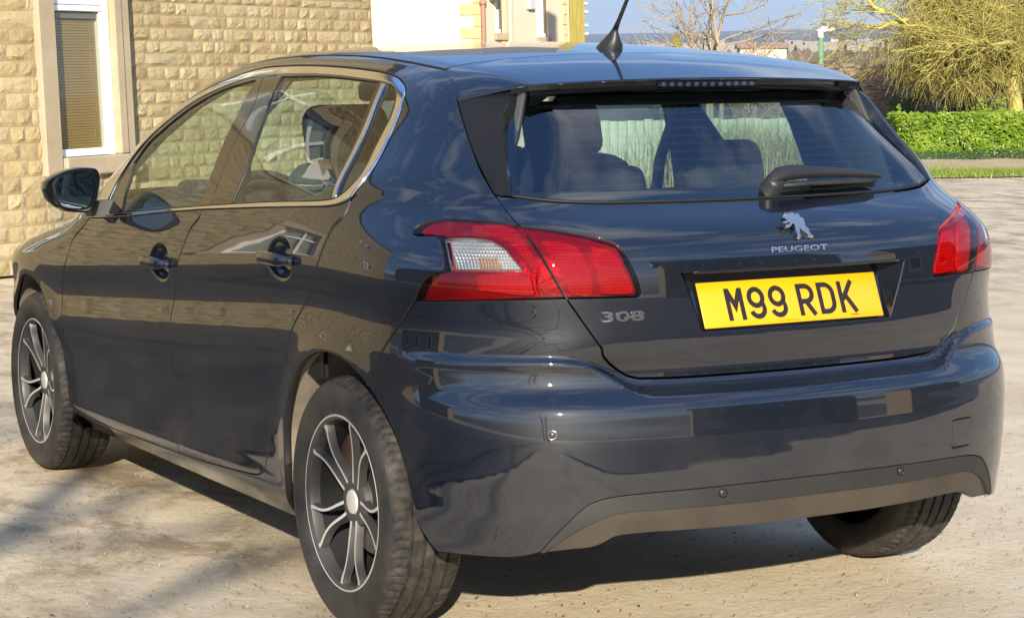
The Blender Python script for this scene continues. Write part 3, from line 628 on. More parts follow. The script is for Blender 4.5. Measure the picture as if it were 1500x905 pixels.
# ------- pitch-faced stone pieces -------
def stone_mesh(seed, nx=6, nz_=4):
    rnd = random.Random(seed); V = []; Fc = []
    o = rnd.random()*50; lump = [(rnd.uniform(.1, .9), rnd.uniform(.1, .7), rnd.uniform(.2, .45), rnd.uniform(.4, 1.)) for _ in range(3)]
    for j in range(nz_+1):
        for i in range(nx+1):
            u, v = i/nx, j/nz_; e = min(1, 5*min(u, 1-u)+.0)*min(1, 4*min(v, 1-v)+.0)
            h = .10+.55*abs(noise.noise((u*2.2+o, v*1.8, o)))+.55*noise.noise((u*5+o, v*4, o+9))*.6
            for a, b, r_, w_ in lump: h += .38*w_*math.exp(-((u-a)/r_)**2-((v-b)/(r_*.9))**2)
            h = max(.0, h)*e+.04*e
            V.append((u-.5+(rnd.uniform(-.02, .02) if 0 < i < nx else 0), -h, v-.5+(rnd.uniform(-.03, .03) if 0 < j < nz_ else 0)))
    w_ = nx+1
    for j in range(nz_):
        for i in range(nx):
            q = (j*w_+i, j*w_+i+1, (j+1)*w_+i+1, (j+1)*w_+i)
            Fc += [(q[0], q[1], q[2]), (q[0], q[2], q[3])] if rnd.random() < .5 else [(q[0], q[1], q[3]), (q[1], q[2], q[3])]
    b = len(V); edge = [i for i in range(w_)]+[j*w_+nx for j in range(1, nz_+1)]+[nz_*w_+i for i in range(nx-1, -1, -1)]+[j*w_ for j in range(nz_-1, 0, -1)]
    V += [(V[i][0], .6, V[i][2]) for i in edge]; n = len(edge)
    Fc += [(edge[i], b+i, b+(i+1) % n, edge[(i+1) % n]) for i in range(n)]
    me = bpy.data.meshes.new('stone'); me.from_pydata(V, [], Fc); me.materials.append(M['stone']); me.update(); return me
STN = [stone_mesh(i) for i in range(16)]
def wallframe(O, d, up):
    """local frame of a wall: x along the wall, -y out of its face, z up"""
    d = nrm(d); up = np.array(up, float); out = nrm(np.cross(up, d))    # points to the left of d
    return Matrix(((d[0], out[0], up[0], O[0]), (d[1], out[1], up[1], O[1]), (d[2], out[2], up[2], O[2]), (0, 0, 0, 1)))
def wall_stones(par, F_, x0, x1, z0, z1, h, wlo, whi, seed, skip=None, asobj=True, name='stone', proud=.024):
    """courses of stones over a wall face; one object each, or one joined part of kind stuff"""
    rnd = random.Random(seed); k = 0; mb = MB(); z = z0
    while z < z1-.01:
        hh = h*rnd.uniform(.94, 1.06); hh = min(hh, z1-z); x = x0-rnd.uniform(0, whi*.6) 
        while x < x1:
            w_ = rnd.uniform(wlo, whi)*(1.5 if rnd.random() < .12 else 1); a, b = max(x, x0), min(x+w_, x1); x += w_
            if b-a < .03: continue
            if skip:
                segs = skip(a, b, z, z+hh)
            else: segs = [(a, b)]
            for a, b in segs:
                if b-a < .025: continue
                me = STN[rnd.randrange(len(STN))]; sx = (b-a-.008)*(1 if rnd.random() < .5 else -1)
                Mx = F_ @ Matrix.Translation(((a+b)/2, 0, z+hh/2)) @ Matrix.Diagonal((sx, proud*rnd.uniform(.6, 1.25), hh-.008, 1))
                if asobj:
                    o = bpy.data.objects.new(name, me); COL.objects.link(o); o.parent = par; o.matrix_basis = Mx; k += 1
                else:
                    flip = sx < 0
                    mb.add([Mx @ v.co for v in me.vertices], [tuple(p.vertices)[::-1] if flip else tuple(p.vertices) for p in me.polygons])
        z += hh
    if not asobj and mb.v: mb.build('stonework', M['stone'], par, kind='stuff')
    return k
def cutout(rects):
    def f(a, b, z0, z1):
        segs = [(a, b)]
        for (ra, rb, rz0, rz1) in rects:
            if z1 <= rz0+.02 or z0 >= rz1-.02: continue
            ns = []
            for s0, s1 in segs:
                if s1 <= ra or s0 >= rb: ns.append((s0, s1)); continue
                if s0 < ra: ns.append((s0, ra))
                if s1 > rb: ns.append((rb, s1))
            segs = ns
        return segs
    return f
# ------- the stone house on the left -------
house = empty('stone_house', tuple(at(58, 392, 15.7)*np.array([1, 1, 0])), label='honey coloured stone house with a bamboo blind in its white framed window', cat='house')
hl_ = house.location; HO = np.array(hl_)
lean = Zv-.034*RH
dL = nrm([math.sin(math.radians(73)), math.cos(math.radians(73)), 0])
A0 = at(57, 130, 15.7); A0 = A0-lean*(A0[2]/lean[2])       # foot of the bay's left corner
B0 = at(190, 130, 16.7); B0 = B0-lean*(B0[2]/lean[2])
dW = nrm(B0-A0); wW = np.linalg.norm((B0-A0)[:2])
C0 = at(190.5, 130, 16.85); C0 = C0-lean*(C0[2]/lean[2])
E0 = at(546, 60, 19.6); E0 = E0-lean*(E0[2]/lean[2]); lR = np.linalg.norm((E0-C0)[:2])
def hitwall(u, v, O, d):
    """where the sight line through (u, v) meets a wall: metres along it and up it"""
    r = FW+(u-750)/FPX*RT-(v-452.5)/FPX*UP; A = np.stack([np.array(d), np.array(lean), -r], -1); return np.linalg.solve(A, CAM-O)[:2]
def fr_(O, d): return Matrix.Translation(-Vector(HO)) @ wallframe(O, d, lean)
LEN = 12.
FL = fr_(A0-dL*LEN, dL); FWd = fr_(A0, dW); FRr = fr_(C0, nrm(E0-C0)); _ = 0
def wallslab(name, Fm, x0, x1, z0, z1, rects, th=.35, mat=None, y0=.0):
    """backing wall with real openings"""
    xs = sorted({x0, x1, *[r[0] for r in rects], *[r[1] for r in rects]}); zs = sorted({z0, z1, *[r[2] for r in rects], *[r[3] for r in rects]}); m = MB()
    for i in range(len(xs)-1):
        for j in range(len(zs)-1):
            cx_, cz_ = (xs[i]+xs[i+1])/2, (zs[j]+zs[j+1])/2
            if any(r[0] < cx_ < r[1] and r[2] < cz_ < r[3] for r in rects): continue
            V = [Fm @ Vector((x, y, z)) for x in (xs[i], xs[i+1]) for y in (y0, y0+th) for z in (zs[j], zs[j+1])]
            m.add(V, [(0, 1, 3, 2), (4, 6, 7, 5), (0, 4, 5, 1), (2, 3, 7, 6), (0, 2, 6, 4), (1, 5, 7, 3)])
    return m.build(name, mat or M['mortar'], house)
def box_in(name, Fm, x0, x1, y0, y1, z0, z1, mat, par, bev=.004):
    o = rbox(name, (abs(x1-x0), abs(y1-y0), abs(z1-z0)), min(bev, .3*min(abs(x1-x0), abs(y1-y0), abs(z1-z0))), mat, par, seg=1)
    o.matrix_basis = Fm @ Matrix.Translation(((x0+x1)/2, (y0+y1)/2, (z0+z1)/2)); o.data.polygons.foreach_set('use_smooth', [False]*len(o.data.polygons)); return o
def house_window(Fm, x0, x1, z0, z1, par, surround=.13, style=0, depth=.12):
    """stone surround, white frame, pane and blind"""
    for a, b in ((x0-surround, x0), (x1, x1+surround)): box_in('stone_jamb', Fm, a, b, -.02, .22, z0-.0, z1, M['sawn'], par, .012)
    box_in('stone_lintel', Fm, x0-surround, x1+surround, -.022, .22, z1, z1+.16, M['sawn'], par, .012)
    box_in('stone_sill', Fm, x0-surround-.02, x1+surround+.02, -.06, .22, z0-.12, z0, M['sawn'], par, .012)
    fw = .055; y0, y1 = depth, depth+.06
    f = box_in('window_frame', Fm, x0, x0+fw, y0, y1, z0, z1, M['upvc'], par)
    I = Matrix.Identity(4)
    Fi = f.matrix_basis.inverted() @ Fm
    for q in ((x1-fw, x1, z0+.0, z1), (x0+fw, x1-fw, z0, z0+fw), (x0+fw, x1-fw, z1-fw, z1)): box_in('frame_rail', Fi, q[0], q[1], y0+.001, y1, q[2], q[3], M['upvc'], f)
    if style:
        zt = z0+(z1-z0)*.70; box_in('transom', Fi, x0+fw, x1-fw, y0+.002, y1, zt-.03, zt+.03, M['upvc'], f)
        xm = (x0+x1)/2
        if style > 1: box_in('mullion', Fi, xm-.035, xm+.035, y0+.003, y1, z0+fw, z1-fw, M['upvc'], f)
    box_in('pane', Fi, x0+fw, x1-fw, y0+.035, y0+.040, z0+fw, z1-fw, M['pane'], f, .001)
    box_in('curtain', Fi, x0, x1, y0+.07, y0+.08, z0, z1, M['curtain'] if style else M['blind'], f, .001)
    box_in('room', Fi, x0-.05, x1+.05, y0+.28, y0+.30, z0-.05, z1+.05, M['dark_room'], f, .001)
# heights measured on the bay window, 15.7 to 17 m away
rL = [(LEN-1.75, LEN-.95, 1.0, 2.25), (LEN-3.9, LEN-3.0, 1.2, 2.2), (LEN-6.6, LEN-5.6, 1.2, 2.2), (LEN-9.4, LEN-8.4, 1.2, 2.2), (LEN-4.8, LEN-3.9, 4.0, 5.2), (LEN-9.0, LEN-8.0, 4.0, 5.2), (LEN-2.0, LEN-1.1, 4.0, 5.2)]
big = lambda r: [(a-.13, b+.13, c_-.12, d+.16) for a, b, c_, d in r]
wl = wallslab('wall', FL, 0, LEN, 0, 7.3, big(rL)); LIN = Matrix.Identity(4)
sk = cutout(big(rL))
k1 = wall_stones(wl, FL, LEN-.62, LEN, .0, 2.55, .1165, .12, .26, 3, sk)
wall_stones(wl, FL, 0, LEN-.625, .0, 7.3, .1165, .14, .32, 4, sk, False); wall_stones(wl, FL, LEN-.62, LEN, 2.55, 7.3, .1165, .12, .26, 5, sk, False)
for r in rL: house_window(FL, *r, house, style=2)
# window strip with its stone mullions
gx0, gx1 = hitwall(78.5, 100, A0, dW)[0], hitwall(164, 100, A0, dW)[0]
wz0 = float(hitwall(120, 229, A0, dW)[1]); zt = float(hitwall(110, 12, A0, dW)[1]); zb0 = wz0; jx0 = hitwall(61, 100, A0, dW)[0]
ww = wallslab('window_wall', FWd, 0, wW, 0, 7.3, [(gx0-.03, gx1, wz0-.02, 2.40)])
k2 = wall_stones(ww, FWd, .0, wW, 0, wz0-.14, .1165, .12, .26, 6, None)
wall_stones(ww, FWd, .0, wW, 2.6, 7.3, .1165, .12, .26, 6, None, False)
xm = hitwall(176, 100, A0, dW)[0]
box_in('stone_jamb', FWd, -.012, gx0, -.045, .09, wz0-.14, 2.40, M['sawn'], house, .012)
box_in('stone_jamb', FWd, gx1, xm, -.050, .24, wz0-.0, 2.40, M['sawn'], house, .012)
box_in('stone_jamb', FWd, xm+.002, wW+.004, -.034, .24, wz0-.0, 2.40, M['sawn'], house, .012)
box_in('stone_sill', FWd, gx0+.002, wW+.02, -.07, .22, wz0-.14, wz0-.002, M['sawn'], house, .012)
box_in('stone_lintel', FWd, -.01, wW+.01, -.055, .22, 2.402, 2.60, M['sawn'], house, .012)
f = box_in('window_frame', FWd, gx0-.028, gx0+.004, .02, .09, wz0, 2.40, M['upvc'], house)
Fi = f.matrix_basis.inverted() @ FWd; xw0, xw1 = gx0+.004, gx1; fr1 = xw1-.080
for q in ((xw1-.042, xw1, wz0, 2.40, .006), (fr1, xw1-.042, wz0+.055, zt-.02, .03), (xw0, xw1-.042, wz0, wz0+.055, .021), (xw0, xw1-.042, zt-.02, zt+.022, .021), (xw0, xw1-.042, zt+.028, 2.40, .03)):
    box_in('frame_rail', Fi, q[0], q[1], q[4], .09, q[2], q[3], M['upvc'], f)
box_in('pane', Fi, xw0, fr1,   .042, .046, wz0+.055, zt-.02, M['pane'], f, .001)
# reed blind built of its slats
nsl = 46
for i in range(nsl):
    z = wz0+.05+(zt-wz0-.13)*(i+.5)/nsl
    o = box_in('blind_slat', Fi, xw0-.02, fr1-.015, .072, .078, z-.0092, z+.0092, M['blind'], f, .001)
for xq in (xw0+.055, fr1-.085): box_in('blind_cord', Fi, xq, xq+.005, .066, .070, wz0+.055, zt-.02, M['blind'], f, .001)
box_in('blind_head', Fi, xw0-.02, fr1-.01, .05, .085, zt-.075, zt-.03, M['sawn'], f, .003)
box_in('curtain', Fi, fr1-.03, fr1+.02, .080, .086, wz0, zt, M['curtain'], f, .001)
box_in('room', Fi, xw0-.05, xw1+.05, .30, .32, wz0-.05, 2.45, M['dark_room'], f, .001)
# the long wall to the right of the window
w2 = wallslab('long_wall', FRr, 0, lR, 0, 4.9, [])
H2 = .1000
k3 = wall_stones(w2, FRr, 0, lR, .50, 2.06, H2, .12, .25, 7, None)
wall_stones(w2, FRr, 0, lR, 0, .50, H2, .12, .25, 8, None, False); wall_stones(w2, FRr, 0, lR, 2.065, 4.9, H2, .14, .3, 8, None, False)
# gable end and roof of the stone house
m = MB(); back = Vector(nrm(np.cross(Zv, dL)))*5; b_ = -Vector(HO); g_ = MB()
for P, hh, rise in (([Vector(p) for p in (A0-dL*LEN, A0, B0)], 7.3, 1.6), ([Vector(p) for p in (C0, E0)], 4.9, 1.2)):
    T0 = [p+Vector(lean)*hh+b_ for p in P]; r0, r1 = T0[0]+back*.5+Vector((0, 0, rise)), T0[-1]+back*.5+Vector((0, 0, rise)); ov = -back.normalized()*.2+Vector((0, 0, -.08)); n_ = len(T0)
    m.add([p+ov for p in T0]+[r1, r0, T0[-1]+back, T0[0]+back], [tuple(range(n_))+(n_, n_+1), (n_+1, n_, n_+2, n_+3)])
    for i_, r_ in ((0, r0), (-1, r1)): q = P[i_]+b_; g_.add([q, q+back, T0[i_]+back, r_, T0[i_]], [(0, 1, 2, 3, 4)])
    g_.add([P[0]+b_+back, P[-1]+b_+back, T0[-1]+back, T0[0]+back], [(0, 1, 2, 3)])
m.build('roof', M['slate'], house); g_.build('gable_wall', M['mortar'], house)
print('stones', k1, k2, k3)
# ------- cream rendered house -------
HB = at(708, 60, 30.)*np.array([1, 1, 0]); cream = empty('cream_house', tuple(HB), label='cream rendered house with buff quoin stones and a brown drainpipe behind the car roof', cat='house')
def hfr(O, d, up): return Matrix.Translation(-Vector(HB)) @ wallframe(O, d, up)
up2 = Zv-.018*RH
def foot(u, v, D):
    p = at(u, v, D); return p-up2*(p[2]/up2[2])
c0, c1, c2 = foot(480, 60, 30.9), foot(709, 60, 30.), foot(840, 60, 31.6)
Fa, Fb = hfr(c0, c1-c0, up2), hfr(c1, c2-c1, up2); la, lb = np.linalg.norm((c1-c0)[:2]), np.linalg.norm((c2-c1)[:2])
def xb(u): return lb*(u-709)/(840-709)
def zb(v, D=30.6): return float(at(770, v, D)[2])
def slab2(name, Fm, x0, x1, z0, z1, rects, mat):
    m = MB(); xs = sorted({x0, x1, *[r[0] for r in rects], *[r[1] for r in rects]}); zs = sorted({z0, z1, *[r[2] for r in rects], *[r[3] for r in rects]})
    for i in range(len(xs)-1):
        for j in range(len(zs)-1):
            a, b = (xs[i]+xs[i+1])/2, (zs[j]+zs[j+1])/2
            if any(r[0] < a < r[1] and r[2] < b < r[3] for r in rects): continue
            V = [Fm @ Vector((x, y, z)) for x in (xs[i], xs[i+1]) for y in (0, .3) for z in (zs[j], zs[j+1])]
            m.add(V, [(0, 1, 3, 2), (4, 6, 7, 5), (0, 4, 5, 1), (2, 3, 7, 6), (0, 2, 6, 4), (1, 5, 7, 3)])
    return m.build(name, mat, cream)
slab2('front_wall', Fa, 0, la, -.3, 5.6, [], M['render'])
wins = [(xb(725), xb(737), zb(49), zb(49)+1.25), (xb(785), xb(802), zb(54), zb(54)+1.3)]
slab2('side_wall', Fb, 0, lb, -.3, 5.6, wins, M['pinkrender'])
z = float(at(690, 97, 30.2)[2])-.0; i = 0; hq = (float(at(690, 6, 30.2)[2])-float(at(690, 58, 30.2)[2]))/3
zq = float(at(690, 58, 30.2)[2])-hq*6
while zq < 5.4:
    w_ = .345 if i % 2 == 0 else .145
    box_in('quoin', Fa, la-w_, la-.012, -.022, .10, zq+.004, zq+hq-.004, M['quoin'], cream, .006); zq += hq; i += 1
zq = -.2; i = 0
while zq < 5.4:
    w_ = .11 if i % 2 == 0 else .075
    box_in('quoin', Fb, xb(830)-w_, xb(830), -.02, .10, zq+.004, zq+hq*.9-.004, M['quoin'], cream, .006); zq += hq*.9; i += 1
for (a, b, z0, z1) in wins:
    f = box_in('window_frame', Fb, a, a+.05, .02, .09, z0, z1, M['upvc'], cream); Fi = f.matrix_basis.inverted() @ Fb
    box_in('frame_rail', Fi, b-.035, b, .021, .09, z0, z1, M['darkbark'], f); box_in('frame_rail', Fi, a+.05, b-.035, .022, .09, z0, z0+.05, M['upvc'], f)
    box_in('pane', Fi, a+.05, b-.035, .05, .055, z0+.05, z1, M['curtain'], f, .001)
    box_in('stone_sill', Fb, a-.03, b+.03, -.05, .12, z0-.10, z0-.003, M['sawn'], cream, .006)
def pipe(name, Fm, x, y, z0, z1, r, mat, par):
    m = MB(); m.tube([Fm @ Vector((x, y, z)) for z in (z0, z1)], r, 10); return m.build(name, mat, par, True)
dp_ = pipe('drainpipe', Fa, la+.02, -.05, 0, 5.4, .036, M['drain'], cream)
for z in (zb(9), zb(9)-1.8): pipe('pipe_bracket', Fa, la+.02, -.05, z, z+.05, .05, M['drain'], dp_)
pipe('buff_downpipe', Fb, xb(742), -.06, 0, 5.4, .038, M['pole'], cream)
box_in('meter_box', Fb, xb(770), xb(778), -.08, 0, zb(14), zb(14)+.42, M['meter'], cream, .01)
wl_ = box_in('wall_lantern', Fb, xb(717), xb(723), -.14, 0, zb(5), zb(5)+.16, M['darkbark'], cream, .02)
m = MB(); tp = [Vector(p)+Vector(up2)*5.6-Vector(HB) for p in (c0, c1, c2)]; bk_ = Vector(VW)*7
m.add([tp[0], tp[1], tp[1]+bk_*.5+Vector((0, 0, 2.4)), tp[0]+bk_*.5+Vector((0, 0, 2.4)), tp[0]+bk_, tp[1]+bk_], [(0, 1, 2, 3), (3, 2, 5, 4)]); m.add([tp[1], tp[2], tp[2]+bk_*.5+Vector((0, 0, 2.2)), tp[1]+bk_*.5+Vector((0, 0, 2.2))], [(0, 1, 2, 3)]); m.build('roof', M['slate'], cream)
m = MB(); m.add([Vector(c2)-Vector(HB), Vector(c2)-Vector(HB)+bk_, tp[2]+bk_, tp[2]+bk_*.5+Vector((0, 0, 2.2)), tp[2]], [(0, 1, 2, 3, 4)]); m.build('end_wall', M['pinkrender'], cream)
# ------- wooden pole with iron fittings -------
pb = at(850, 60, 24.)*np.array([1, 1, 0]); pole = empty('wooden_pole', tuple(pb), label='mossy yellow green wooden pole with metal bolts at the corner of the cream house', cat='pole')
def squarepost():
    m = MB(); m.frame((0, 0, 0), RH*.080, VW*.080, up2, (-1, 1), (-1, 1), (-.3, 4.9)); m.build('post', M['post'], pole)
    m = MB(); m.frame((0, 0, 0), RH*.012, -VW*.090, up2, (-.6, .6), (.9, 1.03), (-.3, 4.9)); m.build('post_batten', M['post'], pole)
squarepost()
for v in (12, 44, -20):
    z = float(at(850, v, 24.)[2])
    for dz in (-.045, .045): m = MB(); q = Vector(up2)*(z+dz)+Vector(RH)*.08; m.tube([q, q+Vector(RH)*.045], .022, 8); m.build('bolt', M['meter'], pole, True)
# ------- lamp post -------
lp = at(1205, 70, 46.)*np.array([1, 1, 0]); lamp_ = empty('street_lamp', tuple(lp), label='green street lamp post with a white lantern standing downhill beyond the car roof', cat='street lamp')
zt_ = float(at(1205, 49, 46.)[2]); m = MB(); m.tube([Vector(up2)*(-.5), Vector(up2)*zt_], [.07, .052], 10); m.build('column', M['green_metal'], lamp_, True)
m = MB(); m.tube([Vector(up2)*(zt_-.10), Vector(up2)*(zt_+.03)], [.062, .062], 10); m.build('collar', M['white_metal'], lamp_, True)
m = MB(); n = 14
for i, (t, w_, h0, h1) in enumerate([(-.09, .03, .0, .03), (-.04, .09, -.02, .08), (.05, .12, -.03, .10), (.20, .11, -.02, .11), (.29, .07, 0, .09), (.32, .02, .03, .06)]):
    for k_ in range(n):
        a = 2*math.pi*k_/n; p = Vector(RH)*t+Vector(VW)*w_*math.cos(a)+Vector(up2)*(zt_+.04+(h0+h1)/2+(h1-h0)/2*math.sin(a)); m.v.append(tuple(p))
for i in range(5):
    for k_ in range(n): m.f.append((i*n+k_, i*n+(k_+1) % n, (i+1)*n+(k_+1) % n, (i+1)*n+k_)); m.m.append(0)
m.f += [tuple(range(n)), tuple(5*n+k_ for k_ in range(n))]; m.m += [0, 0]; fixn(m.build('lantern', M['white_metal'], lamp_, True))
# ---------------- the car ----------------
car = empty('parked_car', (0, 0, 0), label='dark blue grey five-door hatchback with a yellow rear number plate, standing in the sunlit yard', cat='car')
Q = lambda y, z: (float(qside(np.array(y), np.array(z))), z)
def arc(yc, a0, a1, n=40, r=.368, zc=.325): return [Q(yc+r*math.cos(a), zc+r*math.sin(a)) for a in np.linspace(a0, a1, n)]
c = {k: (crv(v) if not (k in ('FG', 'RG', 'QG', 'DIVC', 'TLo', 'REV') or k in ('FINL3', 'FINR3', 'FING3', 'SENS', 'HAND')) else v) for k, v in CV.items()}
for k in ('FG', 'RG', 'QG', 'DIVC', 'TLo', 'REV'): c[k] = chain(*[crv(s) for s in CV[k]])
ya = math.acos(-.2/.368)
ry = np.linspace(-.10, 2.02, 70); RL = rail(ry); railq = inv(RL).tolist()
# body side: sill, quarter panel, rear pillar, roof rail and windscreen pillar in one pressing
spq = inv(np.array(CV['FINL3'][:1])).tolist()[0]
outer = chain(rev(crv(CV['CO'])) if False else c['CO'], c['G3'][1:], rev(c['DBc']), rev(c['DB2']), rev(c['DB1']),
              [Q(2.31, .235), Q(2.29, .205), Q(2.2, .192), Q(1.2, .190), Q(.46, .192)], crv([Q(.455, .192), Q(.41, .235), Q(.385, .295), Q(.366, .362)]), arc(0, .1, ya, 46),
              c['QB'], c['LL'], c['LT'], c['TG1'], c['FINL'], [railq[0]], railq, [Q(2.12, 1.0)])
panel('body_side', outer, M['paint'], car, depth=.02, both=True)
# roof
rx, rz = RL[:, 0], RL[:, 2]
yy = RL[:, 1]; k = (yy > -.02) & (yy < 1.40)
side = [(float(a), float(b)) for a, b in zip(rx[k], yy[k])]
fr = [(x, 1.40-.13*(x/.6)**2+.02) for x in np.linspace(-.60, .60, 60)]
rr = [(x, -.01-.04*(x/.58)**2+.03) for x in np.linspace(.57, -.57, 60)]
roofl = chain(side, fr[1:-1], mir([(a, b) for a, b in side]), rr[1:-1])
panel('roof_panel', roofl, M['paint'], car, surf=top, fld=FSp, step=.03)
# windscreen and its lower cowl
ws = [(float(a)+.012, float(b)) for a, b in zip(rx, yy) if b > 1.42]
wsl = chain([(x, 1.435-.13*(x/.6)**2) for x in np.linspace(.58, -.58, 40)], ws, [(x, 2.11+.10*(1-(x/.7)**2)) for x in np.linspace(-.66, .66, 40)], [(-a, b) for a, b in ws[::-1]])
panel('windscreen', wsl, M['screen_glass'], car, surf=top, fld=FSp, off=-.004, step=.04, depth=.004)
# bonnet, front wings and front bumper close the car beyond the doors
hood = chain([(x, 2.155+.11*(1-(x/.7)**2)) for x in np.linspace(-.70, .70, 30)], [(.74, 2.5), (.73, 2.9), (.64, 3.25)], [(x, 3.36-.11*(x/.64)**2) for x in np.linspace(.6, -.6, 24)], [(-.64, 3.25), (-.73, 2.9), (-.74, 2.5)])
panel('bonnet', crv(chain(hood, hood[:1]), .02), M['paint'], car, surf=top, fld=FSp, step=.04)
def wingtop(y): return float(top(np.array([-.76]), np.array([y]), 0., FSp)[0, 2])
G1r = rev(c['G1'])
wing = chain(c['G1'], [Q(2.31, .235), Q(2.28, .30)] if False else [], crv([c['G1'][-1], Q(2.30, .235), Q(2.27, .31), Q(2.255, .36)])[1:], arc(2.62, math.pi-.1, .55, 44), [Q(2.96, .50), Q(3.04, .52), Q(3.06, .62)], [Q(y, wingtop(y)-.035) for y in np.linspace(3.06, 2.16, 26)], [Q(2.14, .975)])
panel('front_wing', wing, M['paint'], car, both=True)
def frontpanel():
    zs = np.linspace(.20, .74, 22); xs = np.linspace(-.84, .84, 49); V = []
    for z in zs:
        for x in xs:
            V.append(front(np.array([x]), np.array([z]), 0., FSp)[0])
    V = np.array(V); n = 49
    Nn = grad(V, fld=FSp)
    return mesh('front_bumper', V, [(i*n+j, i*n+j+1, (i+1)*n+j+1, (i+1)*n+j) for i in range(21) for j in range(48)], M['paint'], car, True, None, Nn)
frontpanel()
pw = chain([Q(3.03, .30), Q(3.05, .50), Q(3.06, .62), Q(3.12, .64), Q(3.30, .60), Q(3.36, .40), Q(3.30, .24), Q(3.02, .24)])
panel('front_bumper_side', crv(pw+[pw[0]], .02), M['paint'], car, both=True, step=.03)
hl = [Q(3.07, .64), Q(3.05, .72), Q(2.98, .765), Q(3.10, .775), Q(3.26, .72), Q(3.33, .655), Q(3.2, .645)]
panel('headlight', crv(hl+[hl[0]], .015), M['headlamp'], car, both=True, step=.03, off=.002)
# doors
HD = CV['HAND']
def doorfld(hy, hz):
    def f(x, y, z):
        d = ((y-hy)/.088)**2+((z-hz)/.056)**2
        return F(x, y, z)+.030*(1-sm(np.clip(d, 0, 4)/1.15))
    return f
def door(name, loop, h):
    hy, hz = h[1]+.0, h[2]
    objs = panel(name, loop, M['paint'], car, fld=doorfld(hy, hz), both=True, step=.022, depth=.02, dense=[(Q(hy, hz), (.105, .075), .007)])
    for s, o in zip((1, -1), objs):
        m = MB(); n = 15; ring = 14; b = 0
        for i in range(n):
            t = i/(n-1); y = hy-.098+.196*t; e = 1-abs(2*t-1)**5
            zc = hz+.004*math.sin(math.pi*t); x0 = float(_hw(np.array([y]), np.array([hz]))[0]) if False else None
            P = fwd(np.array([Q(y, zc)[0]]), np.array([zc]))[0]
            lift = .030*e+.004; hh = (.0125+.0045*e)*(.55+.45*min(1, 6*min(t, 1-t)+.25)); th = .0085*(.5+.5*e)
            for k_ in range(ring):
                g = 2*math.pi*k_/ring; m.v.append((s*(P[0]-lift-th*math.cos(g)), y, P[2]+hh*math.sin(g)))
        for i in range(n-1):
            for k_ in range(ring):
                m.f.append((i*ring+k_, i*ring+(k_+1) % ring, (i+1)*ring+(k_+1) % ring, (i+1)*ring+k_)); m.m.append(0)
        for e_, P_ in ((0, range(ring)), (n-1, range(ring))): m.f.append(tuple(e_*ring+q for q in P_)); m.m.append(0)
        # feet that join the bar to the skin
        for yy_ in (hy-.092, hy+.092):
            P = fwd(np.array([Q(yy_, hz)[0]]), np.array([hz]))[0]; m.box((s*(P[0]-.006), yy_, hz), (.022, .018, .022))
        fixn(m.build('door_handle', M['paint'], o, True))
    return objs
fd = chain(c['CL1'], c['G2'], rev(c['DB1']), rev(c['G1'])); door('front_door', fd, HD[0])
rd = chain(c['CL2'], c['G3'][1:], rev(c['DBc']), rev(c['DB2']), rev(c['G2'])); door('rear_door', rd, HD[1])
# window surround, black frames, panes
panel('window_trim', chain(c['CO'], rev(c['CL2']), rev(c['CL1'])), M['chrome'], car, holes=[c['CI']], off=.003, depth=.014, inset=.0012, both=True, step=.02)
ci = c['CI']
# split the black frame at the gap between the doors
def nearest(l, p): return int(np.argmin([(a-p[0])**2+(b-p[1])**2 for a, b in l]))
CIc = close(list(ci)); i0 = nearest(CIc, c['BGAP'][0]); i1 = nearest(CIc, c['BGAP'][-1])
lowerfirst = sorted((i0, i1)); A_ = CIc[lowerfirst[0]:lowerfirst[1]+1]; B_ = CIc[lowerfirst[1]:]+CIc[:lowerfirst[0]+1]
bg = c['BGAP'] if np.hypot(A_[-1][0]-c['BGAP'][0][0], A_[-1][1]-c['BGAP'][0][1]) < .1 else rev(c['BGAP'])
loopA = chain(A_, bg[1:-1]); loopB = chain(B_, rev(bg)[1:-1])
rearA = np.mean([p[0] for p in A_]) > np.mean([p[0] for p in B_])
Lr, Lf = (loopA, loopB) if rearA else (loopB, loopA)
panel('front_window_frame', Lf, M['gloss_black'], car, holes=[c['FG']], off=-.003, depth=.01, inset=.0008, both=True)
panel('rear_window_frame', Lr, M['gloss_black'], car, holes=[c['RG'], c['QG']], off=-.003, depth=.01, inset=.0008, both=True)
panel('front_side_window', c['FG'], M['glass'], car, off=-.008, depth=.001, inset=-.006, both=True, step=.05)
panel('rear_side_window', c['RG'], M['glass'], car, off=-.008, depth=.001, inset=-.006, both=True, step=.05)
panel('quarter_window', c['QG'], M['glass'], car, off=-.008, depth=.001, inset=-.006, both=True, step=.05)
panel('window_divider', c['DIVC'], M['satin_chrome'], car, off=.001, depth=.006, inset=0., both=True)
# sill lip: a thin bright edge along the foot of the doors
TQ = inv(np.array([[.477, -.735, .477]]))[0]; tq = TQ
def rrect(cq, cz, w_, h_, r=.008, n=5):
    o = []
    for sx, sz, a0 in ((1, 1, 0), (-1, 1, 90), (-1, -1, 180), (1, -1, 270)):
        for i in range(n):
            a = math.radians(a0+90*i/(n-1)); o.append((cq+sx*(w_/2-r)+r*math.cos(a), cz+sz*(h_/2-r)+r*math.sin(a)))
    return o
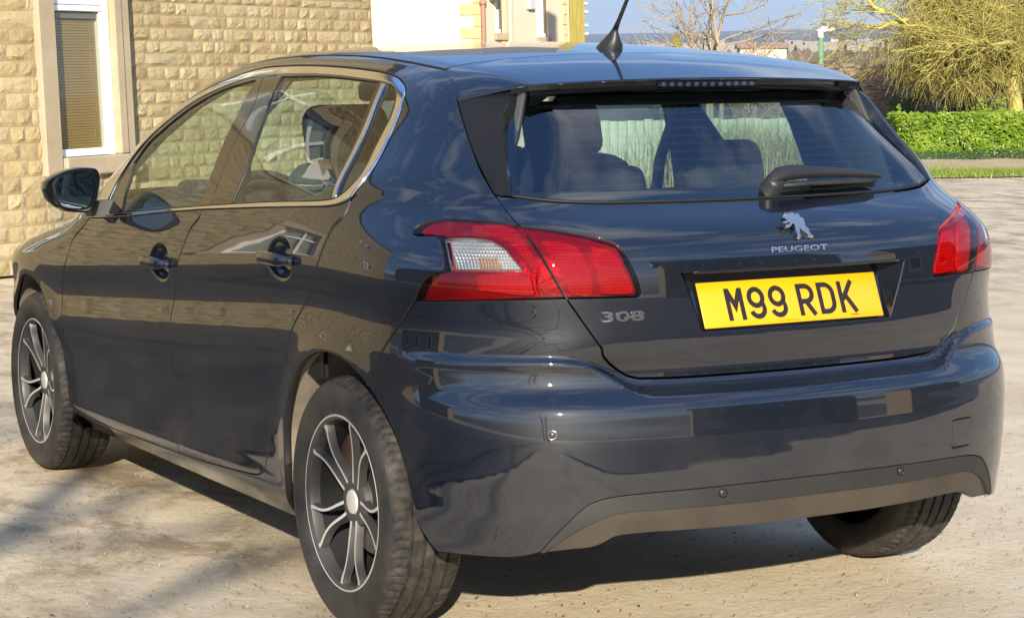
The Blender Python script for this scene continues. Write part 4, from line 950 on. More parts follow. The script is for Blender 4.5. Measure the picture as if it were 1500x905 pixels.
# rear bumper
TGb = [(-.33, .669), (-.2, .6685), (0, .668)]
archdown = arc(0, ya, math.pi-.095, 34)+crv([Q(-.366, .360), Q(-.383, .318), Q(-.4215, .266)])[1:]
left = chain(rev(archdown), c['QB'], c['LB'], c['TG2'], c['TG3'], crv([c['TG3'][-1]]+[list(p) for p in TGb])[1:])
low = chain([(0, .4235)], crv([(0, .4235), (-.2, .4225), c['TRIM'][-1]]), rev(c['TRIM']), crv([c['TRIM'][0], (-.80, .272), Q(-.4215, .266)]))
panel('rear_bumper', chain(left, mir(left)[1:], mir(low[1:])[:-1] if False else [], [(-a, b) for a, b in rev(low)], low[1:-1]), M['paint'], car, holes=[rrect(TQ[0], TQ[1], .080, .068)], step=.018, depth=.02, dense=[((0., .665), (1.02, .085), .0085)])
midc = chain(crv([(0, .3795), (-.2, .3785), c['MID'][-1]]), rev(c['MID']))
trl = chain(crv([(0, .4235), (-.2, .4225), c['TRIM'][-1]]), rev(c['TRIM']), c['MID'], rev(crv([(0, .3795), (-.2, .3785), c['MID'][-1]])))
panel('bumper_insert', chain(low[:1], trl, [(-a, b) for a, b in rev(trl)][1:-1]) if False else chain(rev(crv([(0, .3795), (-.2, .3785), c['MID'][-1]])) if False else [], crv([(0, .4235), (-.2, .4225), c['TRIM'][-1]]), rev(c['TRIM']), c['MID'], rev(crv([(0, .3795), (-.2, .3785), c['MID'][-1]])), [(-a, b) for a, b in crv([(0, .3795), (-.2, .3785), c['MID'][-1]])][1:], [(-a, b) for a, b in rev(c['MID'])], [(-a, b) for a, b in c['TRIM']], [(-a, b) for a, b in rev(crv([(0, .4235), (-.2, .4225), c['TRIM'][-1]]))][:-1]),
      M['trim'], car, off=-.002, step=.02, depth=.02, inset=.0004)
def dif(x, y, z): return F(x, y, z)+.004+.10*np.maximum(.40-z, 0)
bot = crv([(0, .322), (-.2, .322), c['TRB'][-1]])
panel('rear_diffuser', chain(crv([(0, .3795), (-.2, .3785), c['MID'][-1]]), rev(c['MID']), c['TRB'], rev(bot), [(-a, b) for a, b in bot][1:], [(-a, b) for a, b in rev(c['TRB'])], [(-a, b) for a, b in c['MID']], [(-a, b) for a, b in rev(crv([(0, .3795), (-.2, .3785), c['MID'][-1]]))][:-1]),
      M['lower'], car, fld=dif, step=.02, depth=.03, inset=.0004)
# parking sensors, towing-eye cover
for (x, y, z) in CV['SENS']:
    q = inv(np.array([[x, y, z]])); P = fwd(q[:, 0], q[:, 1]); n = Vector(grad(P)[0]); P = Vector(P[0])
    m = MB(); m.lathe([(.0001, .0015), (.0085, .0015), (.0092, .0005), (.0092, -.006)], n=24)
    o = m.build('parking_sensor', M['black'], car, True); o.matrix_basis = Matrix.Translation(P) @ n.to_track_quat('X', 'Z').to_matrix().to_4x4()
    m = MB(); m.lathe([(.0092, .0022), (.0102, .0022), (.0112, .0), (.0092, .0)], n=24, closed=True)
    o2 = m.build('sensor_ring', M['satin_chrome'] if z > .5 else M['gloss_black'], o, True)
panel('towing_eye_cover', rrect(tq[0], tq[1], .080, .068), M['paint'], car, off=-.0006, depth=.006, inset=.0012, step=.02)
# tailgate
GBc = chain(c['TG1'][-1:], crv([c['TG1'][-1], c['GB'][0]])[1:], c['GB'], crv([c['GB'][-1], (-.17, 1.0645), (0, 1.064)])[1:])
tl = c['TLo']
iA = nearest(tl, CV['TLo'][0][0]); 
tlo = tl
tgl = chain(rev(GBc), rev(c['TG1']), tlo[:-1] if False else tlo, c['TG2'], c['TG3'], crv([c['TG3'][-1]]+[list(p) for p in TGb])[1:])
REC = [(-.322, .909), (.322, .909), (.272, .776), (-.272, .776)]
recl = chain(*[crv([REC[i], REC[(i+1) % 4]]) for i in range(4)])
def tgfld(x, y, z):
    # a soft crease under the plate and a shallow dish round the recess
    return F(x, y, z, False)
panel('tailgate', chain(tgl, [(-a, b) for a, b in rev(tgl)][1:-1]), M['paint'], car, holes=[recl], fld=tgfld, step=.018, depth=.016)
# recess for the number plate
PB = np.array([0, -.704, .778]); PT = np.array([0, -.662, .882]); pu = (PT-PB)/np.linalg.norm(PT-PB); pn = np.cross([1, 0, 0], pu)
pn = pn if pn[1] < 0 else -pn
r_o = fwd(np.array([p[0] for p in REC]), np.array([p[1] for p in REC]), 0., tgfld)
bk = [PB+pu*d-pn*.010+np.array([x, 0, 0]) for x, d in ((-.282, .137), (.282, .137), (.268, -.004), (-.268, -.004))]
m = MB(); rl = np.array(close(recl)); rp = fwd(rl[:, 0], rl[:, 1], -.002, tgfld)
t4 = [0]; nb = len(rl); corners = [nearest(recl, p) for p in REC]
inner = []
for i in range(nb):
    kx = max(j for j in range(4) if corners[j] <= i); n0 = corners[kx]; n1 = corners[kx+1] if kx < 3 else nb
    t = (i-n0)/(n1-n0); inner.append(np.array(bk[kx])*(1-t)+np.array(bk[(kx+1) % 4])*t)
V = [p for p in rp]+inner; Fc = [(i, (i+1) % nb, nb+(i+1) % nb, nb+i) for i in range(nb)]+[tuple(range(nb, 2*nb))]
o = mesh('plate_recess', V, Fc, M['paint'], car); fixn(o)
# number plate
plate = rbox('number_plate', (.52, .004, .111), .0018, M['plate'], car, seg=2)
pm = Matrix((( 1, -pn[0], pu[0], 0), (0, -pn[1], pu[1], 0), (0, -pn[2], pu[2], 0), (0, 0, 0, 1))); pc = (PB+PT)/2-pn*.001
pm.translation = pc; plate.matrix_basis = pm
def stroke(m, pts, wd, y=-.0024, cl=False):
    P = [np.array(p, float) for p in pts]; n = len(P); L_, R_ = [], []
    for i in range(n):
        a = P[(i-1) % n] if (cl or i > 0) else None; b_ = P[(i+1) % n] if (cl or i < n-1) else None
        d0 = (P[i]-a)/np.linalg.norm(P[i]-a) if a is not None else None; d1 = (b_-P[i])/np.linalg.norm(b_-P[i]) if b_ is not None else None
        if d0 is None: d0 = d1
        if d1 is None: d1 = d0
        n0 = np.array([-d0[1], d0[0]]); n1 = np.array([-d1[1], d1[0]]); nn = n0+n1; nn = nn/max(nn@nn, .55)*2
        L_.append(P[i]+nn*wd/2); R_.append(P[i]-nn*wd/2)
    b = len(m.v); m.v += [(p[0], y, p[1]) for p in L_]+[(p[0], y, p[1]) for p in R_]
    for i in range(n if cl else n-1):
        j = (i+1) % n; m.f.append((b+i, b+n+i, b+n+j, b+j)); m.m.append(0)
def bow_(cx_, cz_, rx_, rz_, a0, a1, n=12): return [(cx_+rx_*math.cos(math.radians(a)), cz_+rz_*math.sin(math.radians(a))) for a in np.linspace(a0, a1, n)]
sw = .0125; W_, H_ = .05-sw, .079-sw
GL = {
 'M': [([(0, -sw/2), (0, H_+sw/2)], 0), ([(W_, -sw/2), (W_, H_+sw/2)], 0), ([(0.001, H_+.004), (W_/2, H_*.42), (W_-.001, H_+.004)], 0)],
 '9': [(bow_(W_/2, H_-.020, W_/2, .020, 0, 360, 24)[:-1], 1), (bow_(W_/2, H_-.020, W_/2, .020, 0, 1, 2)+[(W_, .020)]+bow_(W_/2, .018, W_/2, .018, 0, -165, 14), 0)],
 'R': [([(0, -sw/2), (0, H_+sw/2)], 0), ([(0, H_), (W_*.45, H_)]+bow_(W_*.50, H_-.019, W_*.5, .019, 90, -90, 12)+[(0, H_-.038)], 0), ([(W_*.45, H_-.038), (W_, -sw/2)], 0)],
 'D': [([(0, -sw/2), (0, H_+sw/2)], 0), ([(0, H_), (W_*.4, H_)]+bow_(W_*.42, H_-.022, W_*.58, .022, 90, 0, 8)+bow_(W_*.42, .022, W_*.58, .022, 0, -90, 8)+[(0, 0)], 0)],
 'K': [([(0, -sw/2), (0, H_+sw/2)], 0), ([(W_, H_+sw/2), (.004, H_*.40)], 0), ([(W_*.34, H_*.58), (W_+.001, -sw/2)], 0)]}
x = -.1885+sw/2; lift = 0
for ch in 'M99 RDK':
    if ch == ' ': x += .033-.011; continue
    m = MB()
    for pts, cl in GL[ch]:
        stroke(m, [(x+px, pz-H_/2-.002) for px, pz in pts], sw, -.0026-.00015*lift, bool(cl)); lift = (lift+1) % 5
    fixn(m.build('plate_letter', M['plate_black'], plate)); x += .061
m = MB(); m.box((.175, -.0027, -.0475), (.026, .0004, .0016)); m.box((-.02, -.0027, -.0500), (.06, .0004, .0009)); m.build('plate_small_print', M['plate_black'], plate)
# plate lamp edge above the recess
m = MB(); P = fwd(np.linspace(-.30, .30, 30), np.full(30, .9115), .004, tgfld); m.tube(P, .0035, 6); m.build('plate_hood_edge', M['gloss_black'], car, True)
# lamps
def lampgroup(loop, red_holes, name, extra):
    ls = panel(name, loop, M['lens_red'], car, holes=red_holes, off=.003, depth=.006, inset=.0012, both=True, step=.016)
    for s, L_ in zip((False, True), ls):
        panel('lamp_bowl', loop, M['lamp_deep'], L_, off=-.022, depth=.006, inset=.001, step=.018, mirror=s)
        for sg in extra:
            panel('light_segment', c[sg], M['lamp_red'], L_, off=-.010, depth=.010, inset=0., step=.012, mirror=s)
    return ls
lamp = chain(c['LT'], c['LG'], rev(c['LB']), c['LL'])
LB_ = lampgroup(lamp, [c['REV']], 'tail_lamp', ['SEG1', 'SEG2'])
lampgroup(tlo, [], 'tailgate_lamp', ['SEG3', 'SEG4'])
for s, L_ in zip((False, True), LB_):
    panel('reversing_lens', c['REV'], M['lens_clear'], L_, off=.003, depth=.014, inset=.0006, step=.016, mirror=s, rim=M['lamp_clear'])
    rv = np.array(c['REV']); cq, cz = rv.mean(0); z0 = rv[:, 1].min()
    panel('reversing_reflector', c['REV'], M['lamp_clear'], L_, off=-.014, depth=.005, inset=.002, step=.012, mirror=s)
    lo_ = [(cq-.030, z0+.006), (cq+.050, z0+.006), (cq+.034, z0+.030), (cq-.030, z0+.030)]
    panel('indicator_reflector', lo_, M['lamp_amber'], L_, off=-.010, depth=.004, inset=.0, step=.01, mirror=s)
# rear glass
fg = inv(np.array(CV['FING3'])).tolist()
gb = chain(c['GB'], crv([c['GB'][-1], (-.17, 1.0645), (0, 1.064)])[1:])
gb2 = [(a, b+.004) for a, b in gb]
half = chain([(0, 1.325), (-.25, 1.325), (fg[0][0], 1.325)], crv(fg[:-1]), [(gb2[0][0]+.008, gb2[0][1])], gb2[2:])
rg = chain(half, [(-a, b) for a, b in rev(half)][1:-1])
rgo = panel('rear_window', rg, M['rear_glass'], car, fld=FGl, depth=.004, inset=.0, step=.03)
def band(zlo, zhi, n=30):
    return [(q_, zlo) for q_ in np.linspace(-.46, .46, n)]+[(q_, zhi) for q_ in np.linspace(.46, -.46, n)]
panel('window_border', band(1.292, 1.324), M['sticker'], rgo, fld=FGl, off=-.004, depth=.001, inset=0.)
fgl = [(a, b) for a, b in crv(fg)]
sb = chain(fgl, [(a+.020+.02*max(0, (1.12-b)/.05), b) for a, b in rev(fgl)])
panel('window_border', sb, M['sticker'], rgo, fld=FGl, off=-.004, depth=.001, inset=0., step=.02, both=True)
panel('window_border', [(q_, 1.0675+.004*(abs(q_)/.5)**2) for q_ in np.linspace(-.50, .50, 40)]+[(q_, 1.080+.004*(abs(q_)/.5)**2) for q_ in np.linspace(.50, -.50, 40)], M['sticker'], rgo, fld=FGl, off=-.004, depth=.001, inset=0., step=.02)
m = MB()
for k_ in range(10):
    z = 1.105+.0185*k_; q_ = np.linspace(-.50+.05*(z-1.1)/.2, .50-.05*(z-1.1)/.2, 24); A = fwd(q_, q_*0+z, -.005, FGl); B = fwd(q_, q_*0+z+.0004, -.005, FGl)
    m.add(list(A)+list(B), [(i, i+1, 24+i+1, 24+i) for i in range(23)])
m.build('demister_lines', simple('demister_print', (.20, .09, .05), .5), rgo, kind='stuff')
# glass foot seal
m = MB(); z_ = np.array(gb); P = np.vstack([fwd(z_[:, 0], z_[:, 1]+.002, -.002, FGl), fwd(-z_[::-1, 0][1:], z_[::-1, 1][1:]+.002, -.002, FGl)]); m.tube(P, .004, 6); m.build('window_seal', M['seal'], car, True)
# side fins of the rear window
LF, RF_, GF = CV['FINL3'], CV['FINR3'], CV['FING3']
LFi = [[a+.003, b, d] for a, b, d in LF]
for s in (1, -1):
    A = strip3('window_fin', LFi, RF_, M['fin'], car, both=False, bulge=(-.004, -.004, 0))[0]
    Bm = strip3('fin_return', RF_, GF, M['gloss_black'], A, both=False, sub=3)[0]
    for o in (A, Bm):
        if s < 0:
            o.data.transform(Matrix.Scale(-1, 4, (1, 0, 0)))
        fixn(o)
# spoiler
tx = lambda x: -.338+.20*x*x
def tz(x): return 1.3575-.052*x*x
spl = []
xs = np.linspace(-.50, .50, 41)
trail = [np.array([x, tx(x), tz(x)]) for x in xs]
# outer lower edge of the spoiler from the side corner to the end of the trailing edge
e0 = np.array(LF[0]); e1 = np.array(RF_[0]); nrow = 16; V = []; ncol = 61
def gapline(t):            # front edge of the spoiler: up from the side corner, across the roof behind the aerial
    x = -.62+1.24*t; 
    return x
fx = np.linspace(-1, 1, ncol)
frontE = []
for a in fx:
    ax = abs(a)
    x_ = .575*min(1, ax/.86)
    if ax <= .86:
        P = top(np.array([x_]), np.array([-.01-.04*(x_/.58)**2+.027]), 0., FSp)[0]
    else:
        t = (ax-.86)/.14; P0 = top(np.array([.575]), np.array([-.01-.04*(.575/.58)**2+.027]), 0., FSp)[0]; P1 = e0*np.array([-1, 1, 1])
        mid = np.array([.612, -.10, 1.362]); P = (1-t)**2*P0+2*t*(1-t)*mid+t*t*P1
    frontE.append(P*np.array([-1 if a < 0 else 1, 1, 1]))
backE = []
for a in fx:
    ax = abs(a)
    if ax <= .86: x_ = .500*ax/.86; P = np.array([x_, tx(x_), tz(x_)])
    else:
        t = (ax-.86)/.14; P = np.array([.500, tx(.5), tz(.5)])*(1-t)+(e0*np.array([-1, 1, 1]))*t
    backE.append(P*np.array([-1 if a < 0 else 1, 1, 1]))
frontE, backE = np.array(frontE), np.array(backE)
rows = []
for j in range(nrow):
    t = j/(nrow-1); Pm = frontE*(1-t)+backE*t
    h = []
    for P, a in zip(Pm, fx):
        Z = top(np.array([P[0]]), np.array([P[1]]), 0., FSp)[0, 2]
        lim = np.interp(abs(a), [0, .80, 1], [1, 1, 0]); wgt = (1-t**3)*lim
        h.append([P[0], P[1], P[2]*(1-wgt)+Z*wgt if t > 0 else P[2]])
    rows.append(h)
rows = np.array(rows); 
for _ in range(3): rows[1:-1, 1:-1] = (rows[1:-1, 1:-1]*2+rows[:-2, 1:-1]+rows[2:, 1:-1])/4
rows[0, :, 1] -= .003
V = rows.reshape(-1, 3); Fc = [(j*ncol+i, j*ncol+i+1, (j+1)*ncol+i+1, (j+1)*ncol+i) for j in range(nrow-1) for i in range(ncol-1)]
# front edge folds down for the gap, trailing edge folds into a small lip
fr_ = rows[0]-np.array([0, -.002, .014]); b = len(V); V = np.vstack([V, fr_]); Fc += [(b+i, b+i+1, i+1, i) for i in range(ncol-1)]
lip = rows[-1]+np.array([0, -.0015, -.004]); b2 = len(V); V = np.vstack([V, lip]); o_ = (nrow-1)*ncol; Fc += [(o_+i, o_+i+1, b2+i+1, b2+i) for i in range(ncol-1)]
sp = mesh('roof_spoiler', V, Fc, M['paint'], car, True); fixn(sp)
if sp.data.polygons[len(sp.data.polygons)//2].normal.z < 0: sp.data.flip_normals()
smooth_by_angle(sp, 40)
kk = [i for i, a in enumerate(fx) if abs(a) <= .861]
A = np.array([lip[i] for i in kk]); V = []; prof = [(0, 0), (.004, -.006), (.010, -.021), (.016, -.024), (.075, -.030)]
for dy, dz in prof: V += list(A+np.array([0, dy+.001, dz-.0005]))
n = len(A); o = mesh('spoiler_underside', V, [(j*n+i, j*n+i+1, (j+1)*n+i+1, (j+1)*n+i) for j in range(4) for i in range(n-1)], M['gloss_black'], sp, True); fixn(o)
bl = rbox('brake_light', (.304, .010, .0165), .004, M['brake_lens'], car, (0, -.3325, 1.3415), (math.radians(-14), 0, 0))
for i in range(12):
    x = -.132+.024*i; m = MB(); m.lathe([(.0002, -.004), (.005, -.003), (.0062, 0), (.0075, .0005)], n=10)
    o = m.build('brake_led', M['lamp_clear'], bl, True); o.matrix_basis = Matrix.Translation((x, .001, 0)) @ Matrix.Rotation(math.radians(90), 4, 'Z')
rbox('led_backing', (.296, .003, .013), .001, M['interior'], bl, (0, .0045, 0))
for s in (1, -1):
    A = np.array([(-.525, -.262, 1.333), (-.497, -.300, 1.3415), (-.42, -.310, 1.345)])*np.array([s, 1, 1]); Bq = np.array([(-.60, -.175, 1.312), (-.52, -.19, 1.322), (-.42, -.20, 1.322)])*np.array([s, 1, 1])
    m = MB(); m.add(list(A)+list(Bq), [(0, 1, 4, 3), (1, 2, 5, 4)]); m.add(list(A-np.array([0, 0, .012]))+list(Bq-np.array([0, 0, .030])), [(0, 3, 4, 1), (1, 4, 5, 2)]); m.add(list(A)+list(A-np.array([0, 0, .012])), [(0, 3, 4, 1), (1, 4, 5, 2)]); m.build('spoiler_bracket', M['gloss_black'], sp)
# badges
def wrap(name, tx_, q0, z0, h, mat, parent, depth=.004, squash=1., slant=0.):
    cu = bpy.data.curves.new(name, 'FONT'); cu.body = tx_; cu.size = 1; cu.extrude = .5; cu.offset = .012; cu.resolution_u = 3
    ob = bpy.data.objects.new(name, cu); COL.objects.link(ob); dg = bpy.context.evaluated_depsgraph_get(); me = bpy.data.meshes.new_from_object(ob.evaluated_get(dg)); bpy.data.objects.remove(ob)
    V = np.array([tuple(v.co) for v in me.vertices]); hh = V[:, 1].max()-V[:, 1].min(); s = h/hh
    q_ = q0+(V[:, 0]-V[:, 0].min())*s*squash+slant*(V[:, 1])*s; z = z0+(V[:, 1]-V[:, 1].min())*s
    P = fwd(q_, z, 0., tgfld); P = P+grad(P, fld=tgfld)*((V[:, 2]+.5)*depth)[:, None]
    for v, p in zip(me.vertices, P): v.co = p
    me.materials.clear(); me.materials.append(mat); me.update()
    return link(name, me, parent), (q_.max()-q0)
# heights and widths read off the tailgate
def fit(name, t, q0, q1, z0, h, **k):
    o, w0_ = wrap(name, t, q0, z0, h, M['badge'], car, **k); bpy.data.objects.remove(o)
    return wrap(name, t, q0, z0, h, M['badge'], car, squash=(q1-q0)/w0_, **k)[0]
fit('model_badge', '308', -.520, -.419, .8075, .0235)
fit('maker_badge', 'PEUGEOT', -.082, .080, .9475, .0125, depth=.003)
lion = [(.00, .78), (.05, .86), (.13, .90), (.17, .98), (.30, .94), (.36, 1.0), (.47, .97), (.52, .90), (.62, .94), (.72, .90), (.68, .82), (.80, .78), (.88, .70), (.84, .62), (.88, .54), (.83, .46), (.90, .40), (.97, .32), (.90, .26), (1.0, .17), (.97, .12), (1.06, .06), (.96, .02), (.86, .05), (.83, .13), (.72, .22), (.62, .30), (.56, .40), (.56, .28), (.50, .18), (.54, .06), (.46, 0), (.36, .03), (.38, .10), (.40, .22), (.37, .34), (.38, .48), (.36, .56), (.26, .54), (.20, .46), (.10, .42), (.05, .47), (.08, .53), (.16, .56), (.22, .62), (.12, .62), (.04, .58), (-.02, .63), (.04, .68), (.14, .70)]
def emblem():
    m = MB(); n = len(lion); Oe = np.array([.004, -.693, 1.006]); ue = np.array([1., 0, 0]); ve = nrm([0, .42, .91]); ne = nrm([0, -.91, .42])
    def put(pts, d): return np.array([Oe+ue*(p[0]-.5)*.072+ve*(p[1]-.5)*.072+ne*d for p in pts])
    cen = np.array(lion).mean(0); ins = [tuple(np.array(p)*.88+cen*.12) for p in lion]
    A = put(lion, -.006); B = put(lion, .004); Cc = put(ins, .0075)
    r = delaunay_2d_cdt([Vector(p) for p in ins], [(i, (i+1) % n) for i in range(n)], [], 1, 1e-7)
    V = list(A)+list(B)+list(Cc); Fc = [(i, (i+1) % n, n+(i+1) % n, n+i) for i in range(n)]+[(n+i, n+(i+1) % n, 2*n+(i+1) % n, 2*n+i) for i in range(n)]
    Fc += [tuple(2*n+i for i in f) for f in r[2] if all(i < n for i in f)]
    o = mesh('lion_emblem', V, Fc, M['badge'], car); fixn(o); return o
emblem()
# rear wiper
def onrear(q_, z, d): P = fwd(np.array([q_]), np.array([z]), 0., FGl); return Vector((P+grad(P, fld=FGl)*d)[0])
wp = empty('tmp') ; bpy.data.objects.remove(wp)
arm_pts = [(.030, 1.0855, .026, .015, .026), (.055, 1.0940, .036, .0195, .028), (.085, 1.0980, .039, .0190, .027), (.15, 1.1010, .035, .0155, .024), (.23, 1.1010, .030, .0120, .020), (.30, 1.0975, .027, .0085, .018), (.36, 1.0930, .025, .0060, .014), (.395, 1.0900, .023, .0045, .011)]
m = MB(); ring = 10; Vr = []
for q_, z, d, hz, hd in arm_pts:
    P = onrear(q_, z, d); Pn = Vector(grad(np.array([P]), fld=FGl)[0]); upv = (Vector((0, 0, 1))-Pn*Pn.z).normalized()
    for k_ in range(ring):
        g = 2*math.pi*k_/ring; cgx = math.copysign(abs(math.cos(g))**.6, math.cos(g)); sgx = math.copysign(abs(math.sin(g))**.6, math.sin(g))
        m.v.append(tuple(P+upv*hz*sgx+Pn*hd*.55*cgx))
nA = len(arm_pts)
for i in range(nA-1):
    for k_ in range(ring): m.f.append((i*ring+k_, i*ring+(k_+1) % ring, (i+1)*ring+(k_+1) % ring, (i+1)*ring+k_)); m.m.append(0)
m.f += [tuple(range(ring)), tuple((nA-1)*ring+k_ for k_ in range(ring))]; m.m += [0, 0]
wiper = m.build('rear_wiper', M['black'], car, True); fixn(wiper); smooth_by_angle(wiper, 50)
P0 = onrear(.045, 1.083, .016); m = MB(); m.lathe([(.0001, .024), (.018, .022), (.024, .014), (.026, -.012), (.030, -.016)], n=24); o = m.build('wiper_hub', M['black'], wiper, True)
o.matrix_basis = Matrix.Translation(P0) @ Vector(grad(np.array([P0]), fld=FGl)[0]).to_track_quat('X', 'Z').to_matrix().to_4x4()
m = MB(); m.tube([onrear(q_, z, .007) for q_, z in ((.07, 1.0875), (.17, 1.090), (.27, 1.0905), (.39, 1.089))], [.006, .0065, .0065, .005], 6); m.build('wiper_blade', M['rubber'], wiper, True)
# aerial
m = MB()
prof = [(0, .034, .052), (.012, .031, .049), (.028, .020, .036), (.044, .011, .020), (.056, .0075, .010)]
n = 20
for h, rx_, ry_ in prof:
    for k_ in range(n):
        g = 2*math.pi*k_/n; m.v.append((rx_*math.cos(g), .143-h*.55+ry_*math.sin(g)*(1 if math.sin(g) > 0 else .75), 1.433+h))
for i in range(len(prof)-1):
    for k_ in range(n): m.f.append((i*n+k_, i*n+(k_+1) % n, (i+1)*n+(k_+1) % n, (i+1)*n+k_)); m.m.append(0)
m.f.append(tuple((len(prof)-1)*n+k_ for k_ in range(n))); m.m.append(0)
an = m.build('aerial', M['black'], car, True)
d = Vector((0, -.80, 1)).normalized(); b0 = Vector((0, .115, 1.484))
m = MB(); m.tube([b0, b0+d*.03, b0+d*.10, b0+d*.25], [.0085, .0062, .0052, .0035], 10); m.build('aerial_mast', M['black'], an, True)
# door mirrors
MO = [(-1.0710, 1.0337), (-1.0663, 1.0533), (-1.0438, 1.0696), (-1.0084, 1.0856), (-.9614, 1.0945), (-.9203, 1.0944), (-.8969, 1.0881), (-.8885, 1.0707), (-.8929, 1.0250), (-.9062, .9796), (-.9187, .9571), (-.9659, .9561), (-1.0124, .9635), (-1.0409, .9816), (-1.0604, 1.0052)]
MG = [(-1.0418, 1.0473), (-1.0237, 1.0665), (-.9825, 1.0806), (-.9355, 1.0866), (-.9151, 1.0803), (-.9098, 1.0602), (-.9152, 1.0204), (-.9302, .9752), (-.9510, .9691), (-.9861, .9698), (-1.0179, .9784), (-1.0345, 1.0045)]
mo = np.array(crv(MO+MO[:1], .006))[:-1]; cm = mo.mean(0); mg = np.array(crv(MG+MG[:1], .005))[:-1]; cg = mg.mean(0)
for s in (1, -1):
    m = MB(); n = len(mo)
    ringsM = [(1.780, .93, 0), (1.772, .965, 0), (1.778, 1.0, 0), (1.80, 1.02, 0), (1.84, 1.0, .002), (1.88, .88, .006), (1.905, .66, .010), (1.918, .30, .012), (1.921, .02, .012)]
    for y, sc_, dx in ringsM: m.v += [(s*(cm[0]+(p[0]-cm[0])*sc_+dx), y+.10*(p[0]-cm[0]), cm[1]+(p[1]-cm[1])*sc_) for p in mo]
    for i in range(len(ringsM)-1):
        for k_ in range(n): m.f.append((i*n+k_, i*n+(k_+1) % n, (i+1)*n+(k_+1) % n, (i+1)*n+k_)); m.m.append(0)
    m.f.append(tuple(range(n))); m.m.append(0)
    wm = m.build('door_mirror', M['gloss_black'], car, True); fixn(wm); smooth_by_angle(wm, 45)
    n = len(mg); m = MB(); m.v = [(s*p[0], 1.7735+.10*(p[0]-cm[0])-.0, p[1]) for p in mg]; m.f = [tuple(range(n))]; m.m = [0]
    g_ = m.build('mirror_glass', M['mirror'], wm); fixn(g_)
    if g_.data.polygons[0].normal.y > 0: g_.data.flip_normals()
    rm = MB(); A = [(s*(cg[0]+(p[0]-cg[0])*1.0), 1.7725+.10*(p[0]-cm[0]), p[1]) for p in mg]; B = [(s*(cg[0]+(p[0]-cg[0])*1.10), 1.7785+.10*(p[0]-cm[0]), cg[1]+(p[1]-cg[1])*1.10) for p in mg]
    rm.add(A+B, [(i, (i+1) % n, n+(i+1) % n, n+i) for i in range(n)]); fixn(rm.build('mirror_bezel', M['black'], wm))
    m = MB(); m.frame((s*-.905, 1.86, .964), (s*.085, -.035, .002), (.0, .055, 0), (0, .002, .050), (0, 1), (-.6, .6), (-.55, .45)); o = fixn(m.build('mirror_arm', M['black'], wm))
